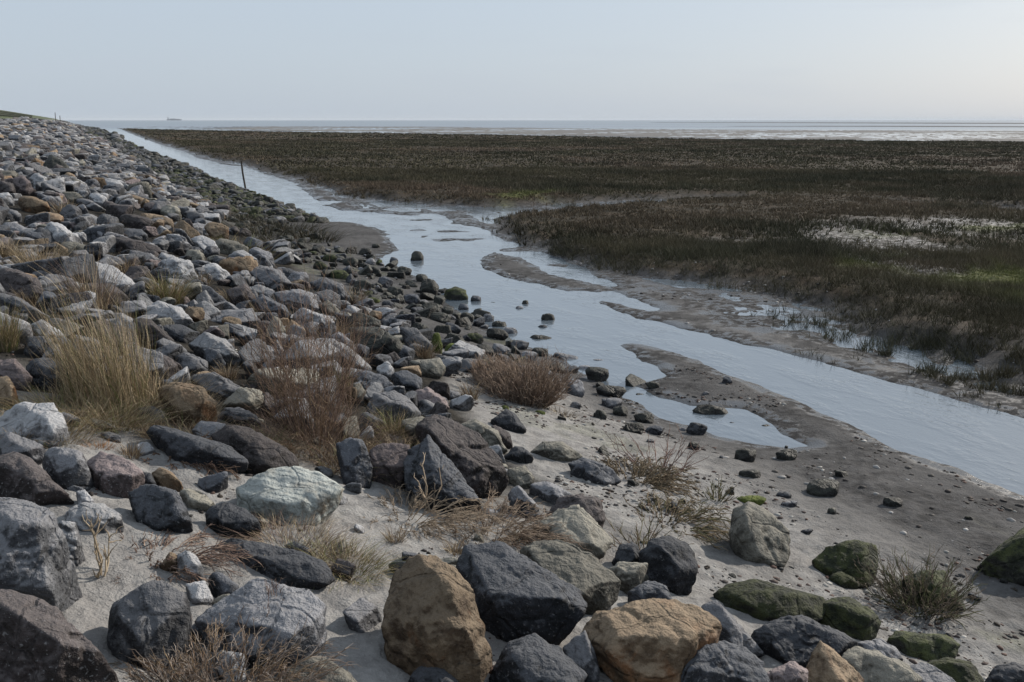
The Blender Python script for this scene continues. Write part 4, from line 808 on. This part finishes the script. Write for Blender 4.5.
# ------------------------------------------------------------------ wooden pole, dike fence, marker poles, ship
wood = rock_mat('weathered_wood', (.035, .028, .022), (.08, .065, .05), None, 0, .1)
def pole(name, x, y, z0, h, r_, lean, label, cat, mat, group=None):
    k = 9; t_ = np.linspace(0, 1, k); P = np.stack([x+lean[0]*t_*h+.01*np.sin(t_*7), y+lean[1]*t_*h, z0-.3+t_*(h+.3)], 1)
    R_ = r_*(1-.25*t_); a = np.arange(10)*.6283; Vv = np.concatenate([p[None]+np.stack([np.cos(a)*q, np.sin(a)*q, 0*a], 1)*(1+.08*rs.rand(10, 1)) for p, q in zip(P, R_)])
    Ff = [[i_*10+j_, i_*10+(j_+1) % 10, (i_+1)*10+(j_+1) % 10, (i_+1)*10+j_] for i_ in range(k-1) for j_ in range(10)]
    Vv = np.vstack([Vv, P[-1]+[0, 0, r_*.3]]); n_ = len(Vv)-1
    Ff += [[(k-1)*10+j_, (k-1)*10+(j_+1) % 10, n_, n_] for j_ in range(10)]
    m = bpy.data.meshes.new(name); m.from_pydata([tuple(np.array(v)-np.array([x, y, z0])) for v in Vv.tolist()], [], [f[:3] if f[2] == f[3] else f for f in Ff]); m.materials.append(mat)
    o = bpy.data.objects.new(name, m); COL.objects.link(o); o.location = (x, y, z0)
    return tag(o, label, cat, group)
B = hit(246, 190)
pole('wooden_pole', B[0], B[1], B[2], 1.30, .045, (-.105, 0), 'thin dark wooden pole leaning left at the channel edge', 'pole', wood)
B = un(60, 121.9, 1.9)
for q, (dx, h) in enumerate(((0, 2.2), (1.1, 1.6))):
    x_, y_ = -2.2+dx, 300.+q*4
    pole('marker_pole', x_, y_, tz(x_, y_), h+1.0, .10, (.01, 0), ('taller', 'shorter')[q]+' of two thin marker poles far along the dike top', 'pole', wood, 'marker poles on the dike')
fr = bpy.data.objects.new('fence', None); COL.objects.link(fr); fr.location = (-14.5, 80, tz(-14.5, 80))
tag(fr, 'long green-brown post fence along the grassy dike crest at far left', 'fence')
fm = rock_mat('fence_wood', (.05, .06, .04), (.10, .11, .07))
pm = bpy.data.meshes.new('post'); b = bmesh.new(); bmesh.ops.create_cube(b, size=1); bmesh.ops.scale(b, vec=(.16, .16, 1.5), verts=b.verts)
bmesh.ops.bevel(b, geom=b.edges[:], offset=.015, affect='EDGES'); b.to_mesh(pm); b.free(); pm.materials.append(fm)
ys = np.arange(100, 560, 4.)
for y_ in ys:
    p = bpy.data.objects.new('post', pm); COL.objects.link(p); p.parent = fr; p.location = (0, y_-80, tz(-14.5, y_)+.65-fr.location.z)
for zz in (.45, .85, 1.25):
    b = bmesh.new(); rows = []
    for y_ in ys[::3]:
        z_ = tz(-14.5, y_)+zz-fr.location.z; rows.append([b.verts.new((dx, y_-80, z_+dz)) for dx, dz in ((.09, -.05), (.13, -.05), (.13, .05), (.09, .05))])
    for a_, c_ in zip(rows, rows[1:]):
        for i_ in range(4): b.faces.new((a_[i_], a_[(i_+1) % 4], c_[(i_+1) % 4], c_[i_]))
    b.faces.new(rows[0]); b.faces.new(rows[-1][::-1])
    m = bpy.data.meshes.new('rail'); b.to_mesh(m); b.free(); m.materials.append(fm)
    o = bpy.data.objects.new('rail', m); COL.objects.link(o); o.parent = fr
# ship
t = NT('ship_hull_paint'); t.b.inputs['Base Color'].default_value = (.06, .08, .12, 1); hm = t.m
t = NT('ship_white_paint'); t.b.inputs['Base Color'].default_value = (.42, .45, .5, 1); wm = t.m
DS = 8000.; dr = ray(174.5, 120); dr[2] = 0; dr /= np.linalg.norm(dr)
sh = bpy.data.objects.new('cargo_ship', None); COL.objects.link(sh); sh.location = (dr[0]*DS, dr[1]*DS, 0); sh.rotation_euler.z = math.atan2(dr[1], dr[0])-math.pi/2
tag(sh, 'distant blue-grey cargo ship on the horizon at left', 'ship')
def solid(name, prof, hw, mat, parent, taper=1.):
    b = bmesh.new(); n_ = len(prof); A = [b.verts.new((x, -hw, z)) for x, z in prof]; B_ = [b.verts.new((x, hw, z)) for x, z in prof]
    b.faces.new(A); b.faces.new(B_[::-1])
    for i_ in range(n_): b.faces.new((A[i_], B_[i_], B_[(i_+1) % n_], A[(i_+1) % n_]))
    bmesh.ops.recalc_face_normals(b, faces=b.faces)
    m = bpy.data.meshes.new(name); b.to_mesh(m); b.free(); m.materials.append(mat); o = bpy.data.objects.new(name, m); COL.objects.link(o); o.parent = parent; return o
solid('hull', [(-54, -1), (44, -1), (54, 8), (50, 9), (44, 7), (-50, 7), (-55, 8)], 8, hm, sh)
solid('superstructure', [(-50, 7), (-36, 7), (-36, 16), (-38, 20), (-48, 20), (-50, 14)], 7, wm, sh)
solid('funnel', [(-48, 20), (-44, 20), (-44, 25), (-47, 25)], 2, hm, sh)
for q, x_ in enumerate((-24, -4, 16)): solid('crane_mast', [(x_-1, 7), (x_+1, 7), (x_+.6, 19), (x_-.6, 19)], 1, wm, sh)
solid('deck_cargo', [(-32, 7), (38, 7), (38, 11), (10, 11), (8, 13), (-32, 13)], 7, hm, sh)

# ------------------------------------------------------------------ sea air
hm_ = bpy.data.materials.new('haze'); hm_.use_nodes = True; hn = hm_.node_tree; hn.nodes.clear()
ho = hn.nodes.new('ShaderNodeOutputMaterial'); hv = hn.nodes.new('ShaderNodeVolumePrincipled'); hv.inputs['Color'].default_value = (.82, .88, .95, 1)
hv.inputs['Density'].default_value = 6e-5; hn.links.new(hv.outputs[0], ho.inputs['Volume'])
b = bmesh.new(); bmesh.ops.create_cube(b, size=1); m = bpy.data.meshes.new('haze'); b.to_mesh(m); b.free(); m.materials.append(hm_)
o = bpy.data.objects.new('haze', m); COL.objects.link(o); o.scale = (62000, 62000, 33); o.location = (0, 0, 14.5); tag(o, 'thin pale sea haze over the flats and the water', 'haze', kind='stuff')

# ------------------------------------------------------------------ labels that single each stone out
LM = [(n_, p_[1], p_[2]) for p_ in singles if p_[6] for n_ in (p_[6],)] + LMX + [('wooden pole', 246, 185), ('bright moss cushion by the shrub', 454, 351)]
def rel(dx, dy):
    a = math.degrees(math.atan2(-dy, dx)) % 360
    return ['right of', 'above and right of', 'above', 'above and left of', 'left of', 'below and left of', 'below', 'below and right of'][int((a+22.5)//45) % 8]
ORD = ['', 'second ', 'third ', 'fourth ', 'fifth ', 'sixth ', 'seventh ', 'eighth ', 'ninth ', 'tenth ', 'eleventh ', 'twelfth ']
grp = {}
for s_ in singles:
    o, px, py, spx, ty, lb, lm = s_
    o['group'] = 'dark stones along the channel shore' if o.name.startswith('shore') else 'boulders and rocks of the stone slope'
    if lb: continue
    n_, lx, ly = min((l for l in LM), key=lambda l: math.hypot(l[1]-px, l[2]-py))
    grp.setdefault((CW[ty], 'stone' if o.name.startswith('shore') else 'rock', rel(px-lx, py-ly), n_), []).append((math.hypot(px-lx, py-ly), spx, o))
for (c_, w_, r_, n_), L in grp.items():
    L.sort(key=lambda q: q[0])
    for q, (d_, sp_, o) in enumerate(L):
        o['label'] = ('%s%s %s %s the %s' % ('' if len(L) == 1 else 'nearest ' if q == 0 else ORD[min(q, 11)]+'nearest ', c_, w_, r_, n_)).replace('above and right of', 'right above').replace('above and left of', 'left above').replace('below and right of', 'right below').replace('below and left of', 'left below')
used = {}
for o in list(bpy.data.objects):
    if o.name.startswith('grass_wisp'):
        a, b_ = o['wp'][0], o['wp'][1]; del o['wp']
        n_, lx, ly = min(LM, key=lambda l: math.hypot(l[1]-a, l[2]-b_)); lb = 'thin grass wisp %s the %s' % (rel(a-lx, b_-ly), n_)
        if lb in used: lb = lb.replace('thin grass wisp', 'farther thin grass wisp')
        used[lb] = 1; o['label'] = lb
